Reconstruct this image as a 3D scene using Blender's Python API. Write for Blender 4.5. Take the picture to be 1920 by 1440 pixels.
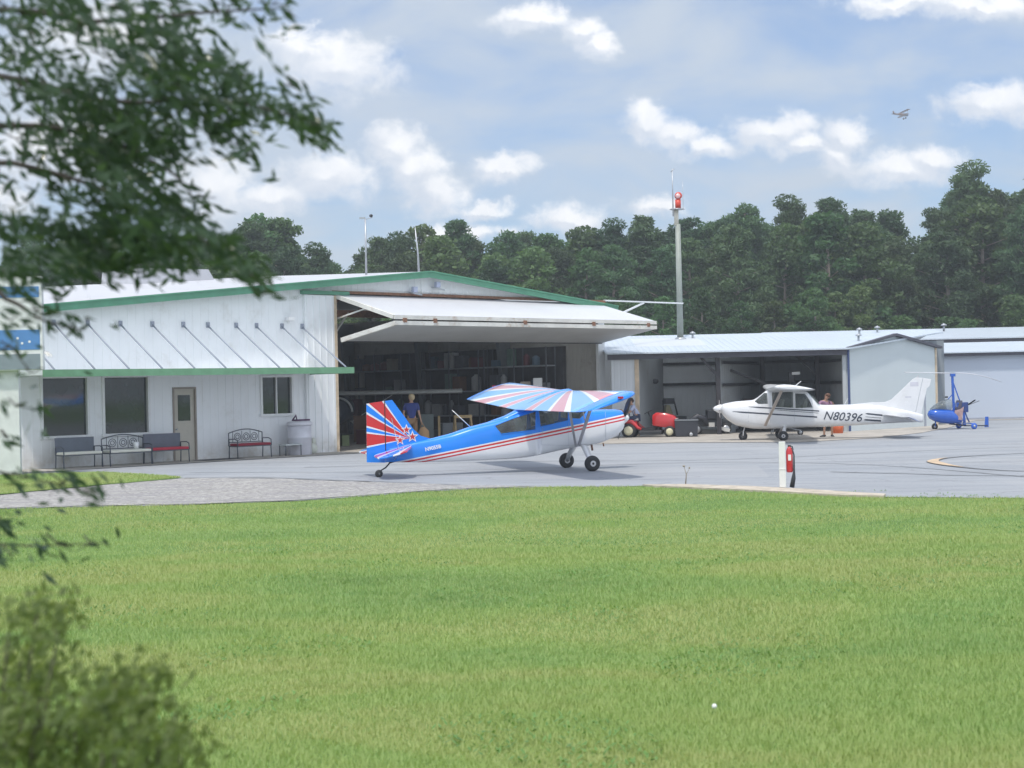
import bpy, bmesh, math, random
import numpy as np
from mathutils import Vector, Matrix
from mathutils.geometry import tessellate_polygon
from math import sin, cos, pi, radians as R
for _o in list(bpy.data.objects): bpy.data.objects.remove(_o)
SC = bpy.context.scene
COL = SC.collection
random.seed(7)
RNG = np.random.default_rng(11)

# ------------------------------------------------------------------ camera
ROLL, PITCH, CAMH = 0.022, 5/2880.0, 2.2
cam = bpy.data.cameras.new('camera'); camo = bpy.data.objects.new('camera', cam); COL.objects.link(camo)
cr = Vector((cos(ROLL), 0, -sin(ROLL))); cu0 = Vector((sin(ROLL), 0, cos(ROLL))); cf0 = Vector((0, 1, 0))
cf = cf0*cos(PITCH) + cu0*sin(PITCH); cu = cu0*cos(PITCH) - cf0*sin(PITCH)
M4 = Matrix(((cr.x, cu.x, -cf.x, 0), (cr.y, cu.y, -cf.y, 0), (cr.z, cu.z, -cf.z, CAMH), (0, 0, 0, 1)))
camo.matrix_world = M4
cam.sensor_width = 36; cam.lens = 2880/1920*36; cam.clip_end = 6000; cam.clip_start = 0.1
cam.dof.use_dof = True; cam.dof.focus_distance = 46; cam.dof.aperture_fstop = 3.6
SC.camera = camo
SC.render.resolution_x = 1024; SC.render.resolution_y = 768

# ------------------------------------------------------------------ light
SUN_EL, SUN_AZ = R(66), R(196)       # azimuth clockwise from +Y
sv = Vector((sin(SUN_AZ)*cos(SUN_EL), cos(SUN_AZ)*cos(SUN_EL), sin(SUN_EL)))
sun = bpy.data.lights.new('sun', 'SUN'); sun.energy = 2.0; sun.angle = R(3.5); sun.color = (1, .94, .85)
suno = bpy.data.objects.new('sun', sun); COL.objects.link(suno)
suno.rotation_euler = sv.to_track_quat('Z', 'Y').to_euler(); suno.location = (0, 0, 60)
SC.view_settings.view_transform = 'Standard'; SC.view_settings.look = 'None'
SC.view_settings.exposure = 0.68; SC.view_settings.gamma = 1.0
SC.cycles.use_denoising = True
SC.cycles.max_bounces = 8; SC.cycles.transparent_max_bounces = 16; SC.cycles.caustics_reflective = False; SC.cycles.caustics_refractive = False

class NT:
    "tiny node-graph writer"
    def __init__(s, tree): s.t = tree
    def n(s, typ, **kw):
        nd = s.t.nodes.new(typ)
        for k, v in kw.items(): setattr(nd, k, v)
        return nd
    def put(s, sock, v):
        if hasattr(v, 'is_output'): s.t.links.new(v, sock)
        elif v is not None: sock.default_value = v
    def m(s, op, a, b=None, c=None, clamp=False):
        nd = s.n('ShaderNodeMath', operation=op); nd.use_clamp = clamp
        for i, v in enumerate((a, b, c)):
            if v is not None: s.put(nd.inputs[i], v)
        return nd.outputs[0]
    def vm(s, op, a, b=None, out=0, scale=None):
        nd = s.n('ShaderNodeVectorMath', operation=op); s.put(nd.inputs[0], a)
        if b is not None: s.put(nd.inputs[1], b)
        if scale is not None: s.put(nd.inputs['Scale'], scale)
        return nd.outputs[out]
    def mix(s, f, a, b, typ='RGBA'):
        nd = s.n('ShaderNodeMix', data_type=typ)
        ia, ib = (6, 7) if typ == 'RGBA' else (2, 3)
        s.put(nd.inputs[0], f); s.put(nd.inputs[ia], c4(a) if typ == 'RGBA' else a); s.put(nd.inputs[ib], c4(b) if typ == 'RGBA' else b)
        return nd.outputs[2 if typ == 'RGBA' else 0]
    def noise(s, vec, scale, detail=3, rough=.55, dist=0, dim='3D'):
        nd = s.n('ShaderNodeTexNoise', noise_dimensions=dim); s.put(nd.inputs['Vector'], vec)
        nd.inputs['Scale'].default_value = scale; nd.inputs['Detail'].default_value = detail
        nd.inputs['Roughness'].default_value = rough; nd.inputs['Distortion'].default_value = dist
        return nd.outputs['Fac']
    def ramp(s, f, stops, interp='LINEAR'):
        nd = s.n('ShaderNodeValToRGB'); cr_ = nd.color_ramp; cr_.interpolation = interp
        e = cr_.elements
        while len(e) < len(stops): e.new(0.5)
        for i, (p, c) in enumerate(stops): e[i].position = p; e[i].color = c4(c)
        s.put(nd.inputs[0], f); return nd.outputs[0]
    def rng(s, v, a, b, c=0., d=1., smooth=False):
        nd = s.n('ShaderNodeMapRange'); nd.interpolation_type = 'SMOOTHSTEP' if smooth else 'LINEAR'
        s.put(nd.inputs[0], v)
        for i, q in enumerate((a, b, c, d)): s.put(nd.inputs[i+1], q)
        return nd.outputs[0]
    def sep(s, v):
        nd = s.n('ShaderNodeSeparateXYZ'); s.put(nd.inputs[0], v); return nd.outputs
    def comb(s, x, y, z):
        nd = s.n('ShaderNodeCombineXYZ')
        for i, v in enumerate((x, y, z)): s.put(nd.inputs[i], v)
        return nd.outputs[0]
def c4(c):
    if hasattr(c, 'is_output') or isinstance(c, (int, float)): return c
    return tuple(c) + (1.,) if len(c) == 3 else tuple(c)

# sky: Nishita + cloud layers laid out by world direction
W = bpy.data.worlds.new('World'); SC.world = W; W.use_nodes = True
g = NT(W.node_tree); W.node_tree.nodes.clear()
sky = g.n('ShaderNodeTexSky', sky_type='NISHITA', sun_disc=False, sun_elevation=SUN_EL, sun_rotation=SUN_AZ)
sky.air_density = 1.0; sky.dust_density = 1.2; sky.ozone_density = 1.4
dirv = g.n('ShaderNodeTexCoord').outputs['Generated']
sx, sy, sz = g.sep(dirv)
ay = g.m('MAXIMUM', g.m('ABSOLUTE', sy), .08)
U, V_ = g.m('DIVIDE', sx, ay), g.m('DIVIDE', sz, ay)
up = g.m('MAXIMUM', sz, .0)
P = g.comb(U, V_, 0.)
# stretched thin layer
lay = g.comb(g.m('DIVIDE', sx, g.m('ADD', up, .12)), g.m('DIVIDE', sy, g.m('ADD', up, .12)), 0.)
thin = g.noise(lay, 1.15, 5, .55, .6)
thin2 = g.noise(g.comb(g.m('MULTIPLY', U, 1.), g.m('MULTIPLY', V_, 2.2), 3.3), 7.5, 5, .55, .5)
veil = g.m('MULTIPLY', g.rng(g.m('ADD', g.m('MULTIPLY', thin, .4), g.m('MULTIPLY', thin2, .6)), .35, .60, .05, 1, True), .90)
# heaped clouds: (u, v, ru, rv) of each
CL = [(-0.1090,0.2090,0.036,0.0170),(-0.1350,0.222,0.022,0.012),(-0.118,0.1397,0.030,0.0145),(-0.150,0.128,0.03,0.012),(-0.0730,0.1600,0.0165,0.0125),(-0.060,0.1450,0.0190,0.0150),(-0.0470,0.1280,0.0170,0.0150),
      (-0.0021,0.1407,0.0190,0.0075),(0.0407,0.110,0.0230,0.0095),(-0.0150,0.1180,0.016,0.0065),(0.0923,0.1720,0.0140,0.0120),(0.110,0.1620,0.0180,0.0090),(0.132,0.1520,0.0180,0.0075),
      (0.1738,0.1620,0.0270,0.0115),(0.1950,0.1530,0.018,0.008),(0.2188,0.1560,0.0150,0.0130),(0.212,0.1440,0.013,0.009),(0.2566,0.1340,0.0330,0.0105),(0.2750,0.1400,0.020,0.009),
      (0.3132,0.1807,0.0300,0.0125),(0.345,0.176,0.03,0.012),(0.0500,0.2300,0.0120,0.0080),(0.0600,0.2200,0.0130,0.0080),(0.2624,0.2440,0.0380,0.0080),(0.31,0.240,0.035,0.008),
      (-0.1946,0.1343,0.0300,0.0190),(0.019,0.2371,0.0240,0.0080),(0.097,0.115,0.018,0.007),(-0.30,0.16,0.06,0.02),(-0.26,0.23,0.05,0.018),(0.42,0.15,0.05,0.018),(-.03,.1,.03,.007),(.09,.268,.04,.009),(-.35,.13,.04,.012)]
wob = g.n('ShaderNodeTexNoise'); wob.inputs['Scale'].default_value = 26; wob.inputs['Detail'].default_value = 5; wob.inputs['Roughness'].default_value = .6
g.put(wob.inputs['Vector'], P)
Pd = g.vm('ADD', P, g.vm('SCALE', g.vm('SUBTRACT', wob.outputs['Color'], (.5, .5, .5)), scale=.030))
def cloudmask(pv):
    acc = None
    for (a, b, ra, rb) in CL:
        q = g.vm('MULTIPLY', g.vm('SUBTRACT', pv, (a, b, 0)), (.90/ra, .88/rb, 0))
        l = g.vm('LENGTH', q, out=1)
        v = g.m('SUBTRACT', 1.15, l)
        acc = v if acc is None else g.m('SMOOTH_MAX', acc, v, .35)
    return acc
mask = cloudmask(Pd)
mask_up = cloudmask(g.vm('ADD', Pd, (.004, .0052, 0)))
fb = g.noise(g.vm('MULTIPLY', P, (1, 1.25, 1)), 62, 6, .62, .25)
fb2 = g.noise(g.vm('ADD', P, (.0, .004, .5)), 48, 5, .6, .4)
body = g.m('ADD', mask, g.m('MULTIPLY', g.m('SUBTRACT', fb, .5), 1.7))
front = g.m('GREATER_THAN', sy, 0.05)
dens = g.m('MULTIPLY', g.rng(body, -.20, .72, 0, 1, True), front)
lit = g.rng(g.m('SUBTRACT', mask, mask_up), -.12, .40, 0, 1, True)
lit = g.m('ADD', g.m('MULTIPLY', lit, .70), g.m('MULTIPLY', g.m('SUBTRACT', fb2, .32), .95), clamp=True)
back = g.noise(lay, 1.9, 6, .58, .4)
fill_dens = g.m('MULTIPLY', g.rng(back, .40, .56, 0, 1, True), g.m('ADD', g.rng(up, .26, .42, 0, 1, True), g.m('MULTIPLY', g.m('LESS_THAN', sy, -.05), g.rng(up, -.02, .12, 0, 1)), clamp=True))  # unseen bright cloud overhead and behind, added to light the walls
skyc = g.vm('MULTIPLY', sky.outputs[0], (.70, .84, 1.02))
col = g.mix(veil, skyc, (4.05, 4.55, 5.15))
ccol = g.mix(lit, (4.9, 5.3, 5.95), (8.5, 8.35, 8.2))
col = g.mix(g.m('MULTIPLY', dens, .92), col, ccol)
col = g.mix(g.m('MULTIPLY', fill_dens, .9), col, (8.6, 9.1, 9.9))
bg = g.n('ShaderNodeBackground'); g.put(bg.inputs[0], col); bg.inputs[1].default_value = .1
wo = g.n('ShaderNodeOutputWorld'); g.t.links.new(bg.outputs[0], wo.inputs[0])

# ------------------------------------------------------------------ helpers
MATS = {}
def mat(name, col=(.5, .5, .5), rough=.6, metal=0., var=.12, vscale=3., bump=0., bscale=30., coat=0., dirt=None, spec=.5, fn=None, alpha=None):
    if name in MATS: return MATS[name]
    m = bpy.data.materials.new(name); m.use_nodes = True; MATS[name] = m
    g = NT(m.node_tree); b = m.node_tree.nodes['Principled BSDF']
    tc = g.n('ShaderNodeTexCoord').outputs['Object']
    b.inputs['Roughness'].default_value = rough; b.inputs['Metallic'].default_value = metal
    b.inputs['Specular IOR Level'].default_value = spec
    if coat: b.inputs['Coat Weight'].default_value = coat; b.inputs['Coat Roughness'].default_value = .08
    base = fn(g, tc) if fn else c4(col)
    if var:
        nz = g.noise(tc, vscale, 5, .6)
        base = g.mix(g.rng(nz, .3, .7, 0, 1), g.vm('SCALE', base, scale=1-var) if hasattr(base, 'is_output') else tuple(x*(1-var) for x in base[:3]),
                     g.vm('SCALE', base, scale=1+var*.6) if hasattr(base, 'is_output') else tuple(min(1, x*(1+var*.6)) for x in base[:3]))
    if dirt:
        dcol, amt, sc = dirt
        base = g.mix(g.rng(g.noise(tc, sc, 6, .7), .52, .75, 0, amt, True), base, dcol)
    g.put(b.inputs['Base Color'], base)
    if bump:
        bn = g.n('ShaderNodeBump'); bn.inputs['Strength'].default_value = bump; bn.inputs['Distance'].default_value = .02
        g.put(bn.inputs['Height'], g.noise(tc, bscale, 4, .6)); g.put(b.inputs['Normal'], bn.outputs[0])
    return m
def glass_mat(name, tint=(.55, .6, .6), trans=.6, rough=.04):
    if name in MATS: return MATS[name]
    m = bpy.data.materials.new(name); m.use_nodes = True; MATS[name] = m
    t = m.node_tree; t.nodes.clear(); g = NT(t)
    tr = g.n('ShaderNodeBsdfTransparent'); tr.inputs[0].default_value = tint + (1,)
    pb = g.n('ShaderNodeBsdfPrincipled'); pb.inputs['Base Color'].default_value = (.25, .28, .28, 1); pb.inputs['Roughness'].default_value = rough
    pb.inputs['Specular IOR Level'].default_value = .8
    tc = g.n('ShaderNodeTexCoord').outputs['Object']
    mx = g.n('ShaderNodeMixShader'); g.put(mx.inputs[0], g.rng(g.noise(tc, 4, 3), .3, .7, trans-.1, trans+.1))
    t.links.new(pb.outputs[0], mx.inputs[1]); t.links.new(tr.outputs[0], mx.inputs[2])
    o = g.n('ShaderNodeOutputMaterial'); t.links.new(mx.outputs[0], o.inputs[0]); return m

class MB:
    def __init__(s): s.v = []; s.f = []; s.sm = []
    def add(s, vs, fs, smooth=False):
        k = len(s.v); s.v += [tuple(v) for v in vs]; s.f += [tuple(i+k for i in f) for f in fs]; s.sm += [smooth]*len(fs); return s
    def box(s, x0, x1, y0, y1, z0, z1, M=None):
        vs = [(x, y, z) for x in (x0, x1) for y in (y0, y1) for z in (z0, z1)]
        if M is not None: vs = [tuple(M @ Vector(v)) for v in vs]
        return s.add(vs, [(0, 1, 3, 2), (4, 6, 7, 5), (0, 4, 5, 1), (2, 3, 7, 6), (0, 2, 6, 4), (1, 5, 7, 3)])
    def cbox(s, c, d, rot=None):
        h = [q/2 for q in d]; M = Matrix.Translation(c) @ (rot.to_matrix().to_4x4() if rot is not None else Matrix())
        return s.box(-h[0], h[0], -h[1], h[1], -h[2], h[2], M)
    def tube(s, pts, r, n=10, cap=True, smooth=True):
        pts = [Vector(p) for p in pts]; rs = r if isinstance(r, (list, tuple)) else [r]*len(pts)
        T = [(pts[min(i+1, len(pts)-1)]-pts[max(i-1, 0)]).normalized() for i in range(len(pts))]
        a = T[0].orthogonal().normalized(); vs = []
        for i, p in enumerate(pts):
            a = (a - T[i]*a.dot(T[i])); a = a.normalized() if a.length > 1e-6 else T[i].orthogonal().normalized()
            b = T[i].cross(a)
            vs += [p + (a*cos(2*pi*k/n)+b*sin(2*pi*k/n))*rs[i] for k in range(n)]
        m = len(pts); fs = [(i*n+k, i*n+(k+1) % n, (i+1)*n+(k+1) % n, (i+1)*n+k) for i in range(m-1) for k in range(n)]
        s.add(vs, fs, smooth)
        if cap: s.add(vs[:n], [tuple(range(n))[::-1]]); s.add(vs[-n:], [tuple(range(n))])
        return s
    def bar(s, p0, p1, w, h, up=(0, 0, 1)):
        p0, p1 = Vector(p0), Vector(p1); t = (p1-p0).normalized(); u = Vector(up)
        u = (u-t*u.dot(t)); u = u.normalized() if u.length > 1e-5 else t.orthogonal().normalized(); b = t.cross(u)
        vs = [p + b*(w/2*i) + u*(h/2*j) for p in (p0, p1) for i in (-1, 1) for j in (-1, 1)]
        return s.add(vs, [(0, 1, 3, 2), (4, 6, 7, 5), (0, 4, 5, 1), (2, 3, 7, 6), (0, 2, 6, 4), (1, 5, 7, 3)])
    def lathe(s, prof, c=(0, 0, 0), axis=(0, 0, 1), n=24, smooth=True):
        ax = Vector(axis).normalized(); a = ax.orthogonal().normalized(); b = ax.cross(a); c = Vector(c)
        vs = [c + ax*z + (a*cos(2*pi*k/n)+b*sin(2*pi*k/n))*r for (r, z) in prof for k in range(n)]; m = len(prof)
        fs = [(i*n+k, i*n+(k+1) % n, (i+1)*n+(k+1) % n, (i+1)*n+k) for i in range(m-1) for k in range(n)]
        s.add(vs, fs, smooth)
        for q, rev in ((0, True), (m-1, False)):
            if prof[q][0] > 1e-4: s.add(vs[q*n:(q+1)*n], [tuple(range(n))[::-1] if rev else tuple(range(n))])
        return s
    def ell(s, c, r, nu=16, nv=10, rot=None):
        vs = []; 
        for j in range(nv+1):
            t = pi*j/nv
            for k in range(nu):
                v = Vector((r[0]*sin(t)*cos(2*pi*k/nu), r[1]*sin(t)*sin(2*pi*k/nu), r[2]*cos(t)))
                if rot is not None: v = rot @ v
                vs.append(v+Vector(c))
        fs = [(j*nu+k, (j+1)*nu+k, (j+1)*nu+(k+1) % nu, j*nu+(k+1) % nu) for j in range(nv) for k in range(nu)]
        return s.add(vs, fs, True)
    def prism(s, poly, fix, d0, d1, plane='xz', smooth=False):
        "poly in a plane, pulled from d0 to d1 along the third axis"
        def P(a, b, d): return {'xz': (a, d, b), 'xy': (a, b, d), 'yz': (d, a, b)}[plane]
        n = len(poly); vs = [P(a, b, d0) for a, b in poly]+[P(a, b, d1) for a, b in poly]
        return s.add(vs, [tuple(range(n)), tuple(range(2*n-1, n-1, -1))]+[(i, (i+1) % n, n+(i+1) % n, n+i)[::-1] for i in range(n)], smooth)
    def loft(s, rings, cap=True, smooth=True):
        n = len(rings[0]); vs = [p for r_ in rings for p in r_]
        fs = [(i*n+k, i*n+(k+1) % n, (i+1)*n+(k+1) % n, (i+1)*n+k) for i in range(len(rings)-1) for k in range(n)]
        s.add(vs, fs, smooth)
        if cap: s.add(rings[0], [tuple(range(n))[::-1]]); s.add(rings[-1], [tuple(range(n))])
        return s
    def mesh(s, name, m, fixn=True, bevel=0):
        me = bpy.data.meshes.new(name); me.from_pydata(s.v, [], s.f)
        me.polygons.foreach_set('use_smooth', s.sm)
        if fixn:
            bm = bmesh.new(); bm.from_mesh(me); bmesh.ops.remove_doubles(bm, verts=bm.verts, dist=1e-5); bmesh.ops.recalc_face_normals(bm, faces=bm.faces); bm.to_mesh(me); bm.free()
        if m is not None: me.materials.append(m)
        return me
    def build(s, name, m, parent=None, loc=None, rz=0., fixn=True, bevel=0, **kw):
        o = bpy.data.objects.new(name, s.mesh(name, m, fixn)); COL.objects.link(o)
        if parent is not None: o.parent = parent
        if loc is not None: o.location = loc
        if rz: o.rotation_euler = (0, 0, rz)
        if bevel:
            bv = o.modifiers.new('bevel', 'BEVEL'); bv.width = bevel; bv.segments = 2; bv.limit_method = 'ANGLE'
        if kw: tag(o, **kw)
        return o
def tag(o, label=None, cat=None, group=None, kind=None):
    if label: o['label'] = label
    if cat: o['category'] = cat
    if group: o['group'] = group
    if kind: o['kind'] = kind
    return o
def thing(name, label, cat, loc=(0, 0, 0), rz=0., group=None):
    o = bpy.data.objects.new(name, None); o.empty_display_size = .2; COL.objects.link(o)
    o.location = loc; o.rotation_euler = (0, 0, rz); return tag(o, label, cat, group)
def copy_tree(o, parent=None):
    kids = [k for k in bpy.data.objects if k.parent == o]
    c = o.copy(); COL.objects.link(c); c.parent = parent
    for k in kids: copy_tree(k, c)
    return c
def text_mesh(txt, size, m, name, depth=.004, shear=0., parent=None, M=None, weight=0.):
    cu_ = bpy.data.curves.new(name, 'FONT'); cu_.body = txt; cu_.size = size; cu_.extrude = depth; cu_.shear = shear; cu_.offset = weight
    cu_.align_x = 'CENTER'; cu_.align_y = 'CENTER'
    t = bpy.data.objects.new('tmp', cu_); COL.objects.link(t)
    dg = bpy.context.evaluated_depsgraph_get(); me = bpy.data.meshes.new_from_object(t.evaluated_get(dg))
    bpy.data.objects.remove(t); me.materials.clear(); me.materials.append(m)
    if M is not None: me.transform(M)
    o = bpy.data.objects.new(name, me); COL.objects.link(o); o.parent = parent; return o
# ------------------------------------------------------------------ materials of the place
def ribbed(name, col, axis=0, pitch=.3, rough=.45, dirt=None, metal=0., depth=.6, var=.06):
    m = mat(name, col, rough, metal=metal, var=var, vscale=.8, dirt=dirt)
    g = NT(m.node_tree); b = m.node_tree.nodes['Principled BSDF']
    tc = g.n('ShaderNodeTexCoord').outputs['Object']; v = g.sep(tc)[axis]
    w = g.m('SMOOTH_MIN', g.m('PINGPONG', v, pitch/2), pitch*.22, pitch*.12)
    bn = g.n('ShaderNodeBump'); bn.inputs['Strength'].default_value = depth; bn.inputs['Distance'].default_value = .5
    g.put(bn.inputs['Height'], w); g.put(b.inputs['Normal'], bn.outputs[0]); return m
M_wall = mat('white_painted_metal', (.84, .86, .88), .42, var=.04, vscale=.7, dirt=((.55, .54, .50), .4, 1.1))
_g = NT(M_wall.node_tree); _b = M_wall.node_tree.nodes['Principled BSDF']; _src = _b.inputs['Base Color'].links[0].from_socket; _tc = _g.n('ShaderNodeTexCoord').outputs['Object']
_s = _g.noise(_g.vm('MULTIPLY', _tc, (7, 7, .35)), 1., 4, .7); _z = _g.sep(_tc)[2]
_c = _g.mix(_g.rng(_s, .56, .78, 0, .26, True), _src, (.58, .55, .49)); _c = _g.mix(_g.m('MULTIPLY', _g.rng(_z, .05, .75, 1, 0, True), _g.rng(_g.noise(_tc, 2.2, 5, .7), .35, .65, .1, .6)), _c, (.42, .37, .29)); _g.put(_b.inputs['Base Color'], _c)
M_green = mat('green_painted_metal', (.10, .30, .19), .4, var=.15, vscale=2)
M_roof = ribbed('white_roof_metal', (.52, .53, .57), 1, .4, .35, dirt=((.45, .43, .42), .6, .5))
M_trim = mat('cream_trim', (.62, .50, .36), .6, var=.25)
M_rust = mat('rusty_steel', (.26, .13, .08), .8, var=.4, vscale=9)
M_conc = mat('worn_concrete', (.42, .39, .35), .9, var=.22, vscale=.9, bump=.15, dirt=((.20, .19, .18), .5, .35))
M_dark = mat('black_rubber', (.025, .026, .03), .7, var=.3, vscale=12)
M_black = mat('black_painted_steel', (.03, .033, .04), .45, var=.3)
M_steel = mat('galvanised_steel', (.45, .47, .5), .4, metal=.6, var=.2)
M_white = mat('white_gloss_paint', (.78, .79, .8), .3, var=.05, coat=.3)
M_pane = mat('dark_window_glass', (.02, .03, .032), .05, var=.5, vscale=1.2, spec=.9)
M_door = mat('beige_door_paint', (.50, .47, .40), .5, var=.08)
M_red = mat('red_gloss_paint', (.55, .025, .03), .28, var=.15, coat=.5)
M_wood = mat('bare_timber', (.50, .36, .18), .7, var=.3, vscale=6)

# ------------------------------------------------------------------ ground sheets
def grassfn(g, tc):
    big = g.noise(tc, .16, 5, .55, .4); mid = g.noise(g.vm('MULTIPLY', tc, (1, .55, 1)), .9, 4, .6); fine = g.noise(tc, 9, 4, .7)
    c = g.ramp(big, [(.28, (.085, .165, .050)), (.46, (.12, .21, .06)), (.58, (.17, .25, .075)), (.74, (.24, .27, .12))])
    c = g.mix(g.rng(mid, .35, .7, 0, .55), c, (.19, .28, .07))
    return g.mix(g.rng(fine, .35, .68, 0, .5), c, (.10, .18, .045))
M_grass = mat('mown_grass', fn=grassfn, rough=.9, var=0, bump=.7, bscale=14, spec=.15)
def asphaltfn(g, tc):
    a = g.noise(g.vm('MULTIPLY', tc, (.35, 1.2, 1)), .55, 6, .6, .4); b = g.noise(tc, 22, 3, .7); c = g.noise(g.vm('MULTIPLY', tc, (.12, 1.6, 1)), 1.0, 5, .6, 1.2)
    col = g.ramp(a, [(.3, (.235, .255, .285)), (.5, (.28, .30, .33)), (.7, (.33, .345, .37))])
    col = g.mix(g.rng(c, .50, .64, 0, .55, True), col, (.20, .215, .24))
    st = g.noise(g.vm('MULTIPLY', tc, (1, 1.4, 1)), 2.3, 6, .7); col = g.mix(g.rng(st, .62, .72, 0, .35, True), col, (.17, .17, .18))
    oil = g.noise(g.vm('MULTIPLY', tc, (1, 1.2, 1)), .8, 3, .5, .8); col = g.mix(g.rng(oil, .66, .74, 0, .45, True), col, (.13, .13, .14))
    cw = g.m('ABSOLUTE', g.m('SUBTRACT', g.noise(g.vm('MULTIPLY', tc, (.6, 1, 1)), .22, 4, .5, 1.5), .5)); col = g.mix(g.rng(cw, .0, .005, .55, 0), col, (.12, .12, .13))
    pt = g.n('ShaderNodeTexVoronoi'); g.put(pt.inputs['Vector'], g.vm('MULTIPLY', tc, (.16, .30, 1))); pt.inputs['Scale'].default_value = 1.
    col = g.mix(g.rng(g.sep(pt.outputs['Color'])[0], .2, .9, 0, .30), col, (.37, .375, .385))
    return g.mix(g.rng(b, .4, .62, 0, .22), col, (.42, .43, .45))
M_asph = mat('old_asphalt', fn=asphaltfn, rough=.85, var=0, bump=.3, bscale=60, spec=.3)
def gravelfn(g, tc):
    a = g.n('ShaderNodeTexVoronoi'); g.put(a.inputs['Vector'], tc); a.inputs['Scale'].default_value = 17
    col = g.ramp(g.sep(a.outputs['Color'])[0], [(.0, (.21, .20, .195)), (.5, (.31, .30, .295)), (1, (.46, .45, .43))])
    b = g.noise(g.vm('MULTIPLY', tc, (.5, 1.5, 1)), 1.1, 5, .65)
    col = g.mix(g.rng(b, .45, .65, 0, .7, True), col, (.24, .235, .25))
    return g.mix(g.rng(g.noise(tc, 3.1, 5, .7), .55, .72, 0, .5, True), col, (.16, .18, .10))
M_grav = mat('crushed_gravel', fn=gravelfn, rough=.95, var=0, bump=1., bscale=22)
def sheet(name, poly, z, m, kind='structure', wob=.0, step=.4):
    pts = []; rnd = random.Random(len(poly)*7+3)
    for i, p in enumerate(poly):
        q = poly[(i+1) % len(poly)]; L = math.dist(p, q); k = max(1, int(L/step)) if wob and L < 30 else 1
        for j in range(k):
            t = j/k; w = wob if (j and wob) else 0
            pts.append((p[0]+(q[0]-p[0])*t+rnd.uniform(-w, w), p[1]+(q[1]-p[1])*t+rnd.uniform(-w, w)))
    me = bpy.data.meshes.new(name); V3 = [Vector((x, y, z)) for x, y in pts]; fs = []
    for a, b, c in tessellate_polygon([V3]):
        up_ = (V3[b]-V3[a]).cross(V3[c]-V3[a]).z
        if abs(up_) > 1e-7: fs.append((a, b, c) if up_ > 0 else (a, c, b))
    me.from_pydata(V3, [], fs)
    me.materials.append(m); o = bpy.data.objects.new(name, me); COL.objects.link(o); tag(o, kind=kind); return o
sheet('ground', [(-380, -40), (380, -40), (380, 530), (-380, 530)], 0, M_grass)
EDGE = [(-40, 31.5), (-16, 30.1), (-9.93, 30.3), (-8.1, 30.4), (-6.45, 30.25), (-4.3, 30.75), (-2.9, 31.8), (-1.9, 32.75), (-.7, 33.2), (1, 33.25), (2.7, 32.9), (4.7, 31.2), (5.5, 30.0), (6.5, 28.45), (7.1, 28.3), (9.1, 27.4), (14, 26.4), (24, 25), (60, 22)]
sheet('apron_asphalt', EDGE + [(90, 110), (-25, 110), (-17, 46), (-13.9, 42.3), (-11.83, 44), (-9.9, 41.5), (-8.5, 39.75), (-11, 36), (-40, 36)], .012, M_asph, wob=.09)
sheet('gravel_strip', [(-40, 31.6), (-16, 30.2), (-9.93, 30.4), (-8.1, 30.5), (-6.45, 30.35), (-4.3, 30.85), (-2.9, 31.9), (-1.9, 32.85), (-.7, 33.3), (.6, 33.35), (-.4, 34.0), (-1.2, 34.4), (-3.3, 36.2), (-5.9, 38.6), (-8.5, 39.75), (-9.9, 37.64), (-11.27, 34.9), (-12, 33.6), (-40, 35)], .024, M_grav, wob=.12)
sheet('grass_verge', [(-8.55, 39.75), (-9.6, 41.2), (-11.6, 43.4), (-13.4, 43.1), (-17, 41.8), (-30, 42), (-30, 35.4), (-12.2, 33.7), (-11.27, 34.9), (-9.9, 37.64)], .036, M_grass, wob=.12)
q = math.sqrt(.5)
def WL(s, o, z=0.): return (-14.85+q*s+q*o, 46.2+q*s-q*o, z)      # along the hangar front, o = out of it
sheet('concrete_walk', [WL(-1, -.5)[:2], WL(-1, 1.9)[:2], WL(5, 1.7)[:2], WL(11.9, 1.9)[:2], WL(12, 3.6)[:2], WL(20, 5.4)[:2], (6.4, 56), (10.2, 54.2), (13.4, 56.5), (16, 60.5), (18.9, 66.5), (23, 76.2), (45, 76.2), (45, 100), (-20, 100), WL(-1, -20)[:2]], .026, M_conc, wob=.05)
M_yel = mat('worn_yellow_paint', (.58, .44, .30), .8, var=.35, vscale=3)
M_line = mat('tar_sealed_joint', (.16, .165, .175), .6, var=.4, vscale=2)
def strip(name, pts, w, z, m):
    L = []; Rr = []; w = w if isinstance(w, (list, tuple)) else [w]*len(pts)
    for i, p in enumerate(pts):
        a, b = pts[max(i-1, 0)], pts[min(i+1, len(pts)-1)]; t = Vector((b[0]-a[0], b[1]-a[1])).normalized(); nn = Vector((-t.y, t.x))*w[i]/2
        L.append((p[0]+nn.x, p[1]+nn.y, z)); Rr.append((p[0]-nn.x, p[1]-nn.y, z))
    mb = MB(); n = len(pts); mb.add(L+Rr, [(i, i+1, n+i+1, n+i) for i in range(n-1)]); o = mb.build(name, m, fixn=False); tag(o, kind='structure')
    if o.data.polygons[0].normal.z < 0: o.data.flip_normals()
    return o
def smooth(pts, k=5):
    out = []
    P_ = [pts[0]]+list(pts)+[pts[-1]]
    for i in range(1, len(P_)-2):
        for j in range(k):
            t = j/k; a, b, c, d = P_[i-1:i+3]
            out.append(tuple(.5*((2*b[e])+(-a[e]+c[e])*t+(2*a[e]-5*b[e]+4*c[e]-d[e])*t*t+(-a[e]+3*b[e]-3*c[e]+d[e])*t**3) for e in range(len(a))))
    return out+[tuple(pts[-1])]
mk = smooth([(24, 47.5), (17, 44.3), (14.31, 43.08), (12.92, 42.43), (11.7, 41.45), (10.95, 40.1), (10.75, 38.7), (10.8, 37.2), (11.1, 35.9), (11.9, 34.7), (14, 33.6), (20, 32.2)], 6)
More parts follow.
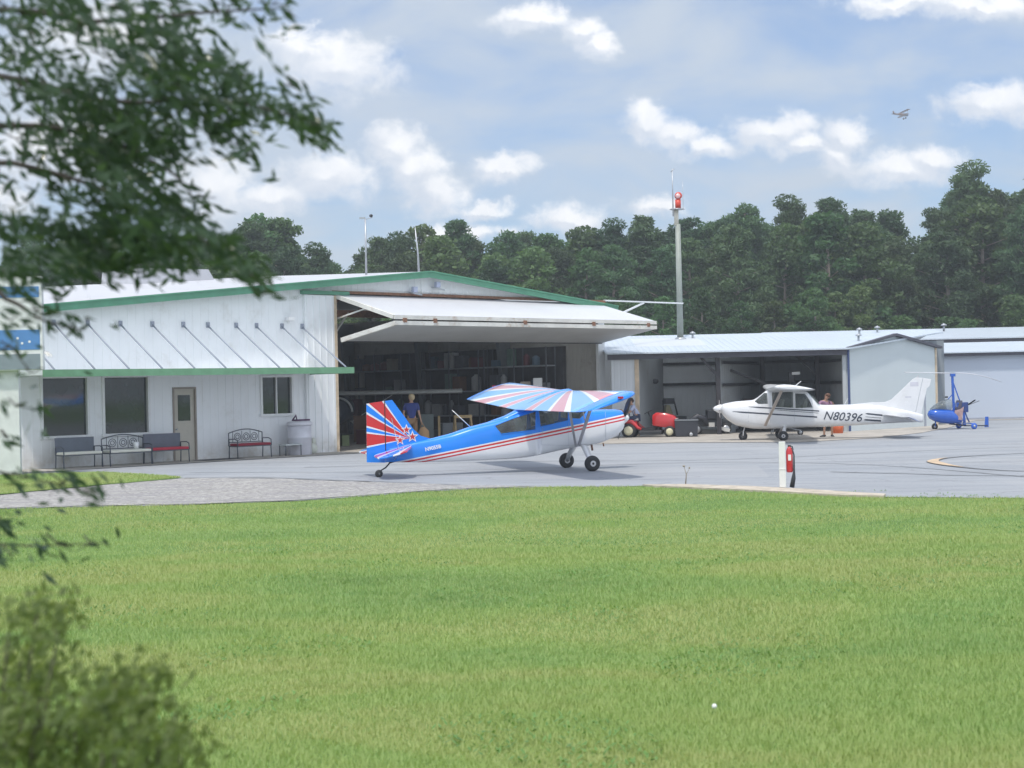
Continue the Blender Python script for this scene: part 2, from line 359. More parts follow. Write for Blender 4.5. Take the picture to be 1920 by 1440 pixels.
strip('taxi_line_border', mk, [.10+.26*math.exp(-((i-34)/9)**2) for i in range(len(mk))], .024, M_line); strip('taxi_line', mk[24:44], [.02+.30*math.sin(pi*i/19) for i in range(20)], .034, M_yel)
strip('asphalt_joint', smooth([(7.5, 36.4), (9, 35), (11.1, 33.4), (20, 31)]), .10, .022, M_line)
strip('asphalt_joint', smooth([(-8.5, 39.6), (-7, 39.4), (-5.9, 38.7), (-3.3, 36.3), (-1.2, 34.6)]), [.16]*18+[.08]*3, .034, M_line)
strip('asphalt_joint', smooth([(-6, 44), (0, 44.8), (6, 43.2), (14, 46.5), (30, 49)]), .07, .022, M_line)
strip('asphalt_joint', smooth([(-9, 42.6), (-2, 40.6), (5, 42), (9, 39), (11, 33)]), .06, .022, M_line)
sl = [(2.75, 32.95), (3.6, 32.8), (4.83, 31.75), (5.75, 30.6), (6.4, 29.5), (6.95, 28.75), (6.8, 28.3), (6.1, 28.75), (5.42, 29.7), (4.6, 30.7), (4., 31.35), (2.95, 32.5)]
mb = MB(); mb.prism(sl, None, -.02, .045, 'xy'); o = mb.build('concrete_edging', mat('broken_pale_concrete', (.50, .44, .36), .9, var=.35, vscale=3, bump=.4)); tag(o, kind='structure')

# ------------------------------------------------------------------ the main hangar
HG = thing('hangar', 'large white metal hangar with green trim and open bifold door', 'hangar', (-14.85, 46.2, 0), R(45))
def rake(s): return 4.86+.1015*s if s <= 16.4 else 6.525-.1015*(s-16.4)
w = MB()
def wp(poly): w.prism(poly, None, 0, .15)
wp([(-.3, 0), (.75, 0), (.75, rake(.75)), (-.3, rake(-.3))])
wp([(.75, 0), (4.46, 0), (4.46, 1.0), (.75, 1.0)]); wp([(2.3, 1.0), (2.85, 1.0), (2.85, 2.76), (2.3, 2.76)]); wp([(.75, 2.76), (4.46, 2.76), (4.46, rake(4.46)), (.75, rake(.75))])
wp([(4.46, 0), (5.36, 0), (5.36, rake(5.36)), (4.46, rake(4.46))]); wp([(5.36, 2.42), (6.26, 2.42), (6.26, rake(6.26)), (5.36, rake(5.36))])
wp([(6.26, 0), (8.88, 0), (8.88, rake(8.88)), (6.26, rake(6.26))]); wp([(8.88, 0), (10.17, 0), (10.17, 1.45), (8.88, 1.45)]); wp([(8.88, 2.70), (10.17, 2.70), (10.17, rake(10.17)), (8.88, rake(8.88))])
wp([(10.17, 0), (12.05, 0), (12.05, 5.70), (10.17, 5.70)]); wp([(10.17, 5.70), (26.6, 5.70), (25.2, rake(25.2)), (16.4, rake(16.4)), (10.17, rake(10.17))])
wp([(26.2, 0), (26.6, 0), (26.6, 5.70), (26.2, 5.70)])
s_ = -.2
while s_ < 26:
    segs = [[0, rake(s_)-.02]]
    for a, b, z0, z1 in ((.7, 2.35, .96, 2.8), (2.8, 4.5, .96, 2.8), (5.28, 6.34, 0, 2.5), (8.8, 10.25, 1.38, 2.78), (10.72, 27, 0, 5.74)):
        if a < s_ < b: segs = [x for x in ([0, z0], [z1, rake(s_)-.02]) if x[1]-x[0] > .05]
    for z0, z1 in segs: w.box(s_, s_+.06, -.008, 0, z0, z1)
    s_ += .305
w.build('front_wall', M_wall, HG)
w = MB(); w.box(10.72, 12.02, -.12, -.001, 0, 5.58)
for k in range(5): w.box(10.8+.28*k, 10.84+.28*k, -.142, -.12, 0, 5.55)
w.build('door_pier', M_wall, HG)
MB().box(10.62, 12.7, -.17, .0-.002, 5.60, 5.73).build('pier_cap', M_green, HG)
w = MB(); w.box(12.02, 12.14, -.13, .25, 0, 5.58); w.build('door_jamb', M_trim, HG)
MB().box(-.3, -.15, .15, 20, 0, 4.75).build('side_wall', M_wall, HG)
M_in = ribbed('bare_inner_metal', (.50, .48, .44), 1, .22, .6, dirt=((.14, .11, .08), .6, .9))
MB().box(26.45, 26.6, .15, 20, 0, 5.55).build('side_wall', M_in, HG)
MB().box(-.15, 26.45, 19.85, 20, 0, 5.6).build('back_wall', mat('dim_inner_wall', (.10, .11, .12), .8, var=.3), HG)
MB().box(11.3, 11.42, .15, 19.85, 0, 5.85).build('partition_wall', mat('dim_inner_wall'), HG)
# roof: front edge follows the gable, the rear stands higher
rf = MB(); ys = [(-.35, 0), (1.0, 0), (4.2, 0), (10, 1), (20.2, 1)]
def rz_(s, k, y=0):
    f = rake(s)+.06; b = (5.87+.0745*s if s <= 16.4 else 7.09-.1*(s-16.4)); t = min(1, max(0, (y+.35)/10.35)); return f+(b-f)*t
SS = [-.5, 5, 11, 16.4, 21, 25.6, 27.0]
top = [(s, y, rz_(s, k, y)) for y, k in ys for s in SS]; n = len(SS)
bot = [(a, b, c-.07) for a, b, c in top]; N = len(top)
fs = [(j*n+i, j*n+i+1, (j+1)*n+i+1, (j+1)*n+i) for j in range(4) for i in range(n-1) if (j, i) != (1, 4)]
rf.add(top+bot, fs+[tuple(N+i for i in f[::-1]) for f in fs]+[(i+1, i, N+i, N+i+1) for i in range(n-1)]+[(j*n, (j+1)*n, N+(j+1)*n, N+j*n) for j in range(4)]+[(j*n+n-1, N+j*n+n-1, N+(j+1)*n+n-1, (j+1)*n+n-1) for j in range(4)]+[(4*n+i, 4*n+i+1, N+4*n+i+1, N+4*n+i) for i in range(n-1)])
rf.build('roof', M_roof, HG)
M_fill = bpy.data.materials.new('added_light_sheet'); M_fill.use_nodes = True; _t = M_fill.node_tree; _t.nodes.clear(); _g = NT(_t)  # translucent sheet for roof panels added to brighten the interiors
_a = _g.n('ShaderNodeBsdfTranslucent'); _g.put(_a.inputs[0], _g.ramp(_g.noise(_g.n('ShaderNodeTexCoord').outputs['Object'], 2), [(.3, (.75, .78, .8)), (.7, (.85, .88, .9))])); _d = _g.n('ShaderNodeBsdfDiffuse'); _d.inputs[0].default_value = (.80, .86, .93, 1); _m = _g.n('ShaderNodeMixShader'); _m.inputs[0].default_value = .62; _t.links.new(_a.outputs[0], _m.inputs[1]); _t.links.new(_d.outputs[0], _m.inputs[2]); _o = _g.n('ShaderNodeOutputMaterial'); _t.links.new(_m.outputs[0], _o.inputs[0])
MB().add([(21, 1, rz_(21, 0, 1)+.01), (25.6, 1, rz_(25.6, 0, 1)+.01), (25.6, 4.2, rz_(25.6, 0, 4.2)+.01), (21, 4.2, rz_(21, 0, 4.2)+.01)], [(0, 1, 2, 3)]).build('added_skylight', M_fill, HG)  # unseen roof panel, added to let light into the hangar
g2 = MB()
for a, b in ((-.5, 16.4), (16.4, 27.0)):
    za, zb = rake(a)+.03, rake(b)+.03
    g2.prism([(a, za-.2), (b, zb-.2), (b, zb), (a, za)], None, -.46, -.352); g2.prism([(a, za+.001), (b, zb+.001), (b, zb+.05), (a, za+.05)], None, -.50, -.36)
g2.build('rake_trim', M_green, HG)
b_ = MB(); b_.prism([(9.2, 6.2), (12.9, 6.3), (12.75, 6.75), (12.5, 7.12), (9.3, 7.05)], None, 8.4, 11); b_.build('roof_monitor', M_roof, HG)
# windows
for (a, b, z0, z1, k) in ((.75, 2.3, 1.0, 2.76, 0), (2.85, 4.46, 1.0, 2.76, 0), (8.88, 10.17, 1.45, 2.70, 1)):
    f = MB(); f.box(a-.05, a+.03, -.05, .10, z0, z1); f.box(b-.03, b+.05, -.05, .10, z0, z1); f.box(a-.05, b+.05, -.05, .10, z1, z1+.07); f.box(a-.09, b+.09, -.09, .10, z0-.09, z0)
    if k: f.box((a+b)/2-.02, (a+b)/2+.02, -.01, .09, z0, z1)
    fo = f.build('window', M_white, HG); MB().box(a+.03, b-.03, .07, .09, z0, z1).build('pane', M_pane, fo)
    # blinds and things standing behind the glass
d = MB(); d.box(5.36, 5.42, -.03, .12, 0, 2.36); d.box(6.20, 6.26, -.03, .12, 0, 2.36); d.box(5.36, 6.26, -.03, .12, 2.36, 2.42)
do = MB().box(5.42, 6.20, .03, .08, .02, 2.36).build('door', M_door, HG)
d.build('door_frame', mat('brown_door_frame', (.30, .26, .22), .6), do); MB().box(5.58, 6.04, .012, .03, 1.32, 2.16).build('pane', M_pane, do)
MB().lathe([(.0, 0), (.03, 0), (.03, .05), (0, .05)], (5.5, .02, 1.05), (0, -1, 0), 12).build('handle', M_steel, do)
# canopy
c_ = MB(); c_.box(-.5, 10.88, -2.45, -.03, 2.83, 2.97)
co = c_.build('canopy', mat('white_canopy_sheet', (.70, .73, .76), .5, var=.06), HG)
f = MB(); f.box(-.5, 10.88, -2.53, -2.45, 2.775, 2.985); f.box(10.88, 10.92, -2.53, -.03, 2.775, 2.985); f.build('fascia', mat('pale_green_paint', (.15, .33, .19), .45, var=.15), co)
for s in (-.1, 1.2, 2.35, 3.5, 4.66, 5.82, 6.77, 7.9, 8.73, 9.8, 10.67):
    t = MB().tube([(s, 0, 4.46), (s, -2.4, 2.99)], .028, 8); t.box(s-.06, s+.06, -.05, 0, 4.38, 4.56); t.build('hanger_rod', mat('grey_white_rod', (.30, .33, .40), .5), HG)
# bifold door
bd = MB(); bd.prism([(-.06, 5.62), (-3.2, 4.74), (-3.2, 4.62), (-.06, 5.50)], None, 12.18, 26.1, 'yz')
bo = bd.build('bifold_door', mat('door_skin', (.60, .61, .65), .35, var=.05, vscale=.6), HG)
l = MB(); l.prism([(-3.2, 4.52), (-.3, 4.05), (-.3, 3.95), (-3.2, 4.40)], None, 12.18, 26.1, 'yz'); lo = l.build('lower_panel', mat('door_underside', (.50, .52, .53), .5, var=.12, vscale=.6), bo)
l = MB(); l.box(12.15, 26.13, -3.27, -3.2, 4.40, 4.545); l.build('edge_rail', mat('rail_white', (.70, .69, .65), .5, var=.2, vscale=1.2, dirt=((.35, .2, .1), .7, 2.0)), bo)
l = MB(); l.box(12.15, 26.13, -3.26, -3.2, 4.60, 4.74); l.build('edge_rail', mat('rail_white'), bo)
for s in (12.6, 14.0, 18.5, 22.3, 25.6): MB().cbox((s, -3.25, 4.57), (.16, .09, .15)).build('door_hinge', M_rust, bo)
e = MB(); e.bar((12.2, -3.2, 4.46), (12.2, -.3, 3.99), .1, .16); e.bar((12.16, -3.2, 4.68), (12.16, -.06, 5.56), .1, .14); e.build('door_frame', mat('rail_white'), bo)
k = MB(); k.box(12.2, 26.1, -.31, -.27, 3.915, 3.95); k.build('bottom_seal', M_dark, bo)
h = MB(); h.box(12.02, 26.6, -.10, -.003, 5.66, 5.76); h.build('door_header', M_rust, HG)
h = MB(); h.box(26.6, 31.9, -.06, .02, 5.73, 5.79); h.bar((27.6, -.02, 5.2), (29.2, -.02, 5.72), .07, .07); h.build('header_arm', M_white, HG)
h = MB(); h.bar((12.25, .1, 4.75), (12.25, -1.9, 5.1), .05, .05); h.bar((12.25, .2, 4.2), (13.0, .3, 5.0), .06, .06); h.build('door_strut', mat('rail_white'), HG)
h = MB(); h.box(12.15, 26.4, .3, .5, 4.85, 5.1); [h.bar((12.15+1.4*i, .4, 5.1), (12.85+1.4*i, .4, 5.6), .06, .06) for i in range(10)]; h.build('header_truss', M_rust, HG)
# steel frame inside
for y in (5.5, 11, 16.5):
    c = MB(); c.prism([(26.44, 0), (26.14, 0), (25.7, 4.8), (24.4, 5.35), (24.4, 5.55), (26.44, 5.45)], None, y, y+.22); c.build('frame_column', mat('grey_frame_steel', (.22, .24, .26), .6), HG)
c = MB(); c.prism([(11.45, 0), (11.75, 0), (12.1, 5.0), (12.1, 5.5), (11.45, 5.5)], None, 5.5, 5.7); c.build('frame_column', mat('grey_frame_steel'), HG)
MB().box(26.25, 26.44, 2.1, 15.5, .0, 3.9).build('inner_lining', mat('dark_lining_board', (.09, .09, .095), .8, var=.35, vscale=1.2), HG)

# fittings on the hangar are things of their own
def wthing(name, label, cat, s, o, z=0, rz=0., group=None): return thing(name, label, cat, WL(s, o, z), R(45)+rz, group)
t = wthing('security_camera', 'small white camera on the hangar wall above the canopy', 'camera', 10.05, .02, 4.72)
MB().cbox((0, -.14, 0), (.26, .20, .12)).build('housing', M_white, t, bevel=.02); MB().tube([(0, -.02, .0), (.0, -.02, -.12)], .03).build('bracket', M_white, t)
for lab, s, z in (('pale floodlight on the gable just left of its centre seam', 15.75, 5.86), ('pale floodlight on the gable right under the ridge', 16.9, 6.08)):
    t = wthing('floodlight', lab, 'lamp', s, .16, z)
    MB().cbox((0, -.08, .03), (.20, .16, .22)).build('lamp_head', mat('lamp_grey', (.42, .46, .6), .3), t, bevel=.02); MB().bar((-.1, .12, -.06), (-.1, -.10, -.10), .05, .05).bar((-.1, -.10, -.1), (.35, -.1, -.16), .03, .05).build('bracket', M_steel, t)
MB().box(16.28, 16.36, -.03, -.002, 5.76, 6.35).build('seam_cover', M_wall, HG)
t = thing('weather_mast', 'thin grey mast with wind vane and cups on hangar roof', 'mast', (-5.41, 58, 6.35))
MB().tube([(0, 0, 0), (.01, 0, 2.3)], [.045, .028]).build('pole', M_steel, t); MB().cbox((-.1, 0, 2.34), (.22, .05, .07)).tube([(0, 0, 2.28), (.28, 0, 2.36)], .012, 6).build('wind_vane', M_steel, t)
MB().ell((.23, 0, 2.42), (.07, .07, .06)).build('wind_cups', M_black, t); MB().lathe([(.11, 0), (.11, .12), (.05, .2)], (0, 0, 0)).build('base', M_steel, t)
t = thing('whip_antenna', 'slim leaning antenna standing near the hangar ridge', 'antenna', (-3.47, 59, 6.4))
MB().tube([(0, 0, 0), (-.03, 0, 1.0), (-.12, 0, 2.0)], [.05, .035, .02]).build('whip', M_steel, t); MB().tube([(0, 0, -.1), (0, 0, .3)], .06).build('base', M_steel, t)

# airport sign at the left edge
t = thing('airport_sign', 'tall blue and white banded sign at the left frame edge', 'sign', (-13.95, 42.5, 0), R(4))
MB().box(-1.6, .98, 0, .22, 2.95, 5.55).build('sign_box', mat('sign_white', (.70, .72, .72), .4), t, bevel=.02)
M_blue = mat('sign_blue', (.09, .24, .52), .35, var=.1)
MB().box(-1.6, .90, -.012, -.002, 4.97, 5.27).build('blue_band', M_blue, t); MB().box(-1.6, .90, -.012, -.002, 3.52, 4.07).build('blue_band', M_blue, t); MB().box(-1.6, .90, -.012, -.002, 2.98, 3.40).build('grey_band', mat('sign_grey', (.22, .27, .30), .5), t)
for x, z in ((.30, 3.84), (.42, 3.70), (.62, 3.74)): MB().lathe([(0, 0), (.035, 0), (.035, .006)], (x, -.013, z), (0, -1, 0), 12).build('small_emblem', M_white, t)
MB().box(-.62, .24, .23, .42, 0, 3.2).build('post', mat('sign_white'), t)

# furniture along the wall
M_redc = mat('dark_red_cushion', (.27, .02, .04), .8, var=.2); M_cream = mat('cream_cushion', (.70, .70, .62), .8, var=.1)
M_iron = mat('grey_wrought_iron', (.07, .085, .11), .5, var=.2)
def bench(label, s, o, wd, seat, back, arm=True, name='metal_bench'):
    t = wthing(name, label, 'bench' if wd > 1 else 'chair', s, o, .0, 0, 'seats along the hangar wall')
    for x in (-wd/2, wd/2):
        for y in (-.25, .25): MB().tube([(x, y, .01), (x, y*.9, .42)], .018, 8).build('leg', M_iron, t)
        if arm: MB().tube([(x, .24, .42), (x, .24, .66), (x, -.1, .67), (x, -.24, .62), (x, -.26, .42)], .018, 8).build('arm', M_iron, t)
    MB().cbox((0, 0, .42), (wd, .52, .03)).build('seat_frame', M_iron, t)
    MB().cbox((0, -.02, .475), (wd*.98, .50, .085)).build('cushion', seat, t, bevel=.03)
    b = MB(); arc = [(-wd/2+wd*i/12, .26+.0*i, .86+.12*sin(pi*i/12)) for i in range(13)]
    if back == 'panel': b.prism([(-wd/2, .47), (wd/2, .47), (wd/2, .95), (-wd/2, .95)], None, .26, .29)
    else:
        b.tube(arc, .018, 8); b.tube([(-wd/2, .26, .42), (-wd/2, .26, .87)], .018, 8); b.tube([(wd/2, .26, .42), (wd/2, .26, .87)], .018, 8); b.tube([(-wd/2, .26, .55), (wd/2, .26, .55)], .014, 8)
        for c in (-wd*.24, wd*.02, wd*.26):
            for r_ in (.07, .13): b.tube([(c+r_*cos(a*pi/6), .26, .73+r_*.95*sin(a*pi/6)) for a in range(13)], .012, 6)
        for x in (-wd*.38, -wd*.11, wd*.14, wd*.4): b.tube([(x, .26, .55), (x, .26, .93)], .010, 6)
    b.build('backrest', M_iron if back != 'panel' else mat('grey_back_panel', (.13, .15, .19), .6), t); return t
bench('bench with grey back panel and cream seat, leftmost by the wall', 1.5, .85, 1.3, M_cream, 'panel')
bench('ornate iron bench with cream cushions between two panel benches', 3.05, 1.0, 1.45, M_cream, 'iron')
bench('bench with grey back panel and bright red cushion left of the door', 4.6, .8, 1.35, mat('bright_red_cushion', (.50, .03, .06), .7, var=.2), 'panel')
bench('ornate iron bench with dark red cushion right of the beige door', 7.85, .75, 1.35, M_redc, 'iron')
t = wthing('paper_cup', 'small white cup standing on the cream cushions', 'cup', 3.35, 1.05, .52); MB().lathe([(.07, 0), (.09, .22), (.085, .22)], n=16).build('cup_body', M_white, t)
t = wthing('white_barrel', 'wide white barrel bin with lid under the small window', 'barrel', 10.0, .62)
MB().lathe([(.38, 0), (.41, .05), (.41, .60), (.43, .62), (.41, .64), (.41, 1.04), (.0, 1.04)], n=28).build('drum', mat('barrel_white', (.66, .66, .72), .45, var=.1), t)
MB().lathe([(.44, 1.03), (.45, 1.05), (.45, 1.12), (.41, 1.16), (0, 1.17)], n=28).build('lid', mat('barrel_white'), t); MB().lathe([(.415, .61), (.425, .62), (.415, .63)], n=28).build('hoop', M_black, t)
t = wthing('folded_tool', 'dark purple garden tool lying on the barrel lid', 'tool', 10.0, .62, 1.18)
MB().cbox((.1, 0, .03), (.6, .16, .06)).build('blade', mat('plum_plastic', (.08, .03, .09), .5), t); MB().tube([(-.3, 0, .02), (-.14, 0, .2), (-.1, 0, .02)], .03, 8).build('grip', mat('plum_plastic'), t)
t = wthing('rubbish_bag', 'white knotted bag slumped against the white barrel', 'bag', 10.62, .5)
MB().ell((0, 0, .19), (.20, .18, .2)).ell((.06, 0, .45), (.09, .08, .14)).build('bag', mat('bag_white', (.66, .68, .60), .6, bump=.6, bscale=9), t)
t = wthing('low_table', 'low small table with thin dark legs beside barrel', 'table', 9.35, .95)
MB().cbox((0, 0, .40), (.70, .4, .04)).build('tabletop', mat('table_grey', (.50, .54, .54), .5), t)
for x in (-.32, .32):
    for y in (-.17, .17): MB().tube([(x, y, .01), (x, y, .38)], .016, 8).build('leg', M_iron, t)
t = wthing('door_mat', 'dark doormat on the walk outside the beige door', 'mat', 6.6, .75, .012); MB().cbox((0, 0, .012), (1.5, .8, .022)).build('mat', M_dark, t, bevel=.006)

# inside the hangar: shelving, boxes, parked aeroplane, trestle, cabinet
for i, y in enumerate((2.4, 6.6, 11.9)):
    t = wthing('storage_rack', ['steel shelving nearest the hangar door opening', 'steel shelving in the middle of the hangar side wall', 'steel shelving deepest inside the hangar'][i], 'shelving', 25.8, -y, 0, 0, 'shelving inside the hangar')
    L = 3.9
    for z in (.9, 2.0, 3.05): MB().box(-.28, .3, 0, L, z, z+.06).build('shelf', mat('shelf_grey', (.34, .37, .40), .6), t)
    for y0 in (0, L/2, L-.06):
        for x in (-.3, .26): MB().box(x, x+.05, y0, y0+.05, 0, 3.9).build('upright', mat('dark_upright', (.14, .15, .17), .6), t)
bcol = [(.30, .31, .33), (.16, .05, .06), (.10, .16, .22), (.38, .34, .27), (.12, .13, .15), (.45, .46, .47), (.20, .10, .05), (.14, .22, .19)]
rb = random.Random(5)
for i, y in enumerate((2.4, 6.6, 11.9)):
    for z in (.96, 2.06, 3.11):
        yy = y+.15
        while yy < y+3.5:
            a, b, h = rb.uniform(.25, .5), rb.uniform(.25, .6), rb.uniform(.25, .8)
            if rb.random() < .8:
                k = rb.randrange(8); t = MB()
                if rb.random() < .7: t.box(-a/2, a/2, 0, b, 0, h)
                else: t.lathe([(b*.4, 0), (b*.4, h*.8), (b*.15, h*.95), (b*.15, h)], (0, b/2, 0), n=16)
                t.build('storage_box', mat('box_paint_%d' % k, bcol[k], .6), None, WL(25.75, -yy, z), R(45), bevel=.01, label='box or can stored on the dim shelves inside the hangar', cat='box', group='boxes on the hangar shelves')
            yy += b+rb.uniform(.03, .25)
# light aeroplane parked inside
t = thing('parked_aeroplane', 'pale high wing aeroplane parked nose out in hangar shade', 'aeroplane', (-7.6, 67.0, 0), R(0))
M_pale = mat('faded_white_paint', (.72, .74, .72), .4, var=.15)
MB().loft([[(x, y*1.0+dy, z) for (y, z) in ((-.1, 2.0), (.0, 2.10), (.6, 2.16), (1.3, 2.04), (.6, 1.96))] for x, dy in ((-5.2, 0), (5.4, 0))], smooth=False).build('wing', M_pale, t)
MB().loft([[(.55*w_*cos(a), y, 1.25+zc+.62*w_*sin(a)) for a in [2*pi*i/20 for i in range(20)]] for y, w_, zc in ((-1.2, .35, -.15), (-1.0, .62, -.12), (-.1, .85, 0), (.2, 1.0, .12), (1.6, 1.0, .15), (3.5, .5, .1), (5.5, .15, .2))]).build('fuselage', mat('dark_blue_grey_paint', (.06, .075, .10), .35), t)
MB().tube([(.62*cos(a), -.15, 1.25+.62*sin(a)) for a in [pi*i/14 for i in range(15)]], .05, 8).build('windscreen_arch', M_pale, t)
MB().bar((0, -1.35, .75), (.1, -1.35, 1.55), .12, .03).lathe([(.12, 0), (.07, .16), (0, .22)], (.05, -1.25, 1.12), (0, -1, 0)).build('propeller', M_pale, t)
for x, y in ((0, -.8), (-1.1, .9), (1.1, .9)):
    o = MB().lathe([(.0, -.07), (.15, -.07), (.2, -.03), (.2, .03), (.15, .07), (0, .07)], (x, y, .2), (1, 0, 0), 20).build('wheel', M_dark, t); MB().lathe([(0, -.075), (.09, -.075), (.09, .075), (0, .075)], (x, y, .2), (1, 0, 0), 14).build('hub', M_pale, o)
    MB().tube([(x*.4, y, .85), (x, y, .22)], .035, 8).build('gear_leg', M_pale, t)
for x in (-1, 1): MB().bar((x*.5, .5, .8), (x*2.4, .5, 2.0), .07, .03).build('wing_strut', M_pale, t)
t = thing('trestle', 'yellow timber trestle frame behind the blue plane tail', 'trestle', (-2.0, 61.5, 0), R(20))
MB().cbox((0, 0, 1.05), (.75, .12, .12)).build('beam', M_wood, t)
for x in (-.33, .33):
    for y in (-.3, .3): MB().bar((x, 0, 1.0), (x*1.1, y, .02), .07, .07).build('leg', M_wood, t)
t = thing('timber_post', 'upright yellow timber prop standing inside the hangar', 'post', (-2.95, 61.5, 0)); MB().cbox((0, 0, .55), (.09, .09, 1.1)).build('post', M_wood, t)
for lab, x, y, dims, cc in (('grey green steel cabinet behind the blue shirted person', -3.6, 63.5, (.55, .5, 1.15), (.16, .20, .20)), ('low grey engine hoist cabinet inside the hangar', -2.6, 64.2, (.9, .6, .75), (.20, .22, .24)), ('small pale green bin by the hangar door jamb', -6.6, 60.2, (.3, .3, .45), (.22, .28, .12))):
    t = thing('steel_cabinet' if dims[2] > .5 else 'waste_bin', lab, 'cabinet' if dims[2] > .5 else 'bin', (x, y, 0), R(20)); MB().cbox((0, 0, dims[2]/2), dims).build('cabinet_body', mat('cab_%s' % x, cc, .5), t, bevel=.02)
    MB().cbox((0, -dims[1]/2-.008, dims[2]*.55), (dims[0]*.86, .012, dims[2]*.8)).build('cabinet_door', mat('cab_%s' % x), t)
rc = random.Random(9)
for i, (x, y) in enumerate([(-5.6, 63.2), (-5.0, 64.6), (-4.4, 62.6), (-1.5, 63.8), (-.9, 62.6), (-.2, 64.4), (.3, 62.9), (-6.3, 64.8), (1.9, 64.2), (-3.1, 65.2), (-5.9, 61.8), (-1.2, 65.5)]):
    h = rc.uniform(.35, 1.3); a = rc.uniform(.4, .8); k = rc.randrange(8); t = MB().box(-a/2, a/2, -.25, .25, 0, h)
    t.box(-a/2-.02, a/2+.02, -.27, .27, h, h+.04).build('crate', mat('box_paint_%d' % k), None, (x, y, .0), R(rc.uniform(-30, 60)), bevel=.012, label='dim crate or tool chest standing on the hangar floor', cat='crate', group='crates on the hangar floor')
t = thing('white_box_on_pole', 'bright white box on dark pole behind the blue plane wing', 'box', (1.05, 62.4, 0), R(-10))
MB().tube([(0, 0, 0), (0, 0, 2.15)], .035).build('pole', M_black, t); MB().cbox((0, 0, 2.35), (.34, .3, .36)).build('box', M_white, t, bevel=.02); MB().cbox((.04, -.05, 2.10), (.16, .2, .12)).build('bracket', M_rust, t)
t = thing('oil_cabinet', 'beige narrow cabinet left of the white box', 'cabinet', (.55, 63.2, 0)); MB().cbox((0, 0, 1.2), (.42, .4, 2.4)).build('cabinet_body', mat('oil_beige', (.42, .38, .32), .6), t, bevel=.02); MB().cbox((0, -.205, 1.3), (.36, .012, 1.9)).build('cabinet_door', mat('oil_beige'), t)
# ------------------------------------------------------------------ the open T-hangar row behind
TH = thing('t_hangar', 'long low metal hangar row with open bays behind white plane', 'hangar', (0, 0, 0))
M_wh2 = ribbed('pale_siding', (.66, .70, .74), 0, .25, .5, depth=.25)
M_rf2 = ribbed('light_blue_roof_sheet', (.55, .62, .70), 0, .28, .3, dirt=((.42, .42, .44), .4, .4))
M_fr2 = mat('dark_brown_steel', (.035, .033, .04), .6, var=.2); M_fas = mat('dark_fascia', (.085, .085, .11), .6, var=.15)
M_inn = ribbed('grey_inner_sheet', (.40, .43, .45), 1, .30, .5, depth=.9, dirt=((.2, .17, .15), .4, .8)); M_inb = ribbed('brightened_back_sheet', (.80, .83, .85), 0, .28, .5, depth=.3)  # back sheet lightened: the left bay's brightness is put into its colour
MB().box(4.15, 5.12, 64, 64.15, 0, 3.3).build('front_wall', M_wh2, TH)
MB().box(5.12, 5.30, 63.97, 64.17, 0, 3.3).build('corner_post', M_trim, TH)
MB().box(4.0, 13.95, 63.85, 64.02, 3.22, 3.46).build('fascia', M_fas, TH)
r_ = MB(); r_.prism([(63.6, 3.50), (71, 4.42), (78.5, 3.50), (78.5, 3.44), (71, 4.36), (63.6, 3.44)], None, 8.4, 14.0, 'yz'); r_.prism([(63.6, 3.50), (71, 4.42), (78.5, 3.50), (78.5, 3.44), (71, 4.36), (63.6, 3.44)], None, 3.9, 5.4, 'yz'); r_.prism([(63.6, 3.50), (66.0, 3.798), (66.0, 3.738), (63.6, 3.44)], None, 5.4, 8.4, 'yz'); r_.prism([(69.5, 4.233), (71, 4.42), (78.5, 3.50), (78.5, 3.44), (71, 4.36), (69.5, 4.173)], None, 5.4, 8.4, 'yz'); MB().add([(5.4, 66, 3.80), (8.4, 66, 3.80), (8.4, 69.5, 4.235), (5.4, 69.5, 4.235)], [(0, 1, 2, 3)]).build('added_skylight', M_fill, TH); r_.prism([(69.6, 4.243), (71, 4.42), (78.5, 3.50), (78.5, 3.44), (71, 4.36), (69.6, 4.183)], None, 14.0, 19.6, 'yz')  # translucent roof panel added to brighten the left bay
zz = lambda y: 3.5+(y-63.6)*.1243
tp = [(14.0, 63.62), (19.3, 69.42), (19.6, 69.6), (14.0, 69.6)]; r_.add([(x, y, zz(y)) for x, y in tp]+[(x, y, zz(y)-.06) for x, y in tp], [(0, 1, 2, 3), (7, 6, 5, 4), (0, 4, 5, 1), (1, 5, 6, 2)]); r_.build('roof', M_rf2, TH)
MB().box(4.15, 11.45, 71.0, 71.12, 0, 3.9).build('back_wall', M_inb, TH); MB().box(11.45, 20, 71.0, 71.12, 0, 3.9).build('back_wall', ribbed('shaded_back_sheet', (.25, .28, .31), 0, .28, .5, depth=.3), TH)  # right bay's sheet darkened: its shade is put into the colour
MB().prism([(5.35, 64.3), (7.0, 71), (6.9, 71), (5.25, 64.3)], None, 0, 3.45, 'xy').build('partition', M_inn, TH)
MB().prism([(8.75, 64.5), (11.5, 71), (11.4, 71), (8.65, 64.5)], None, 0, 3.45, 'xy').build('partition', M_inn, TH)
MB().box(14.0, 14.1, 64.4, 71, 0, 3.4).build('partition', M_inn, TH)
for x, y in ((8.52, 64.05), (11.1, 68.5), (13.25, 67)): MB().box(x, x+.18, y, y+.18, 0, 3.3).build('bay_post', M_fr2, TH)
for y, a, b in ((70.85, 6.9, 11.4), (70.85, 11.5, 14.0)):
    for z in (2.08, 3.02): MB().box(a, b, y, y+.1, z, z+.12).build('girt', M_fr2, TH)
for z in (2.08, 3.02): MB().bar((8.9, 64.6, z), (11.35, 70.6, z), .08, .12).build('girt', M_fr2, TH)
for z in (2.08, 3.02): MB().bar((13.93, 64.6, z), (13.93, 70.6, z), .08, .12).build('girt', M_fr2, TH)
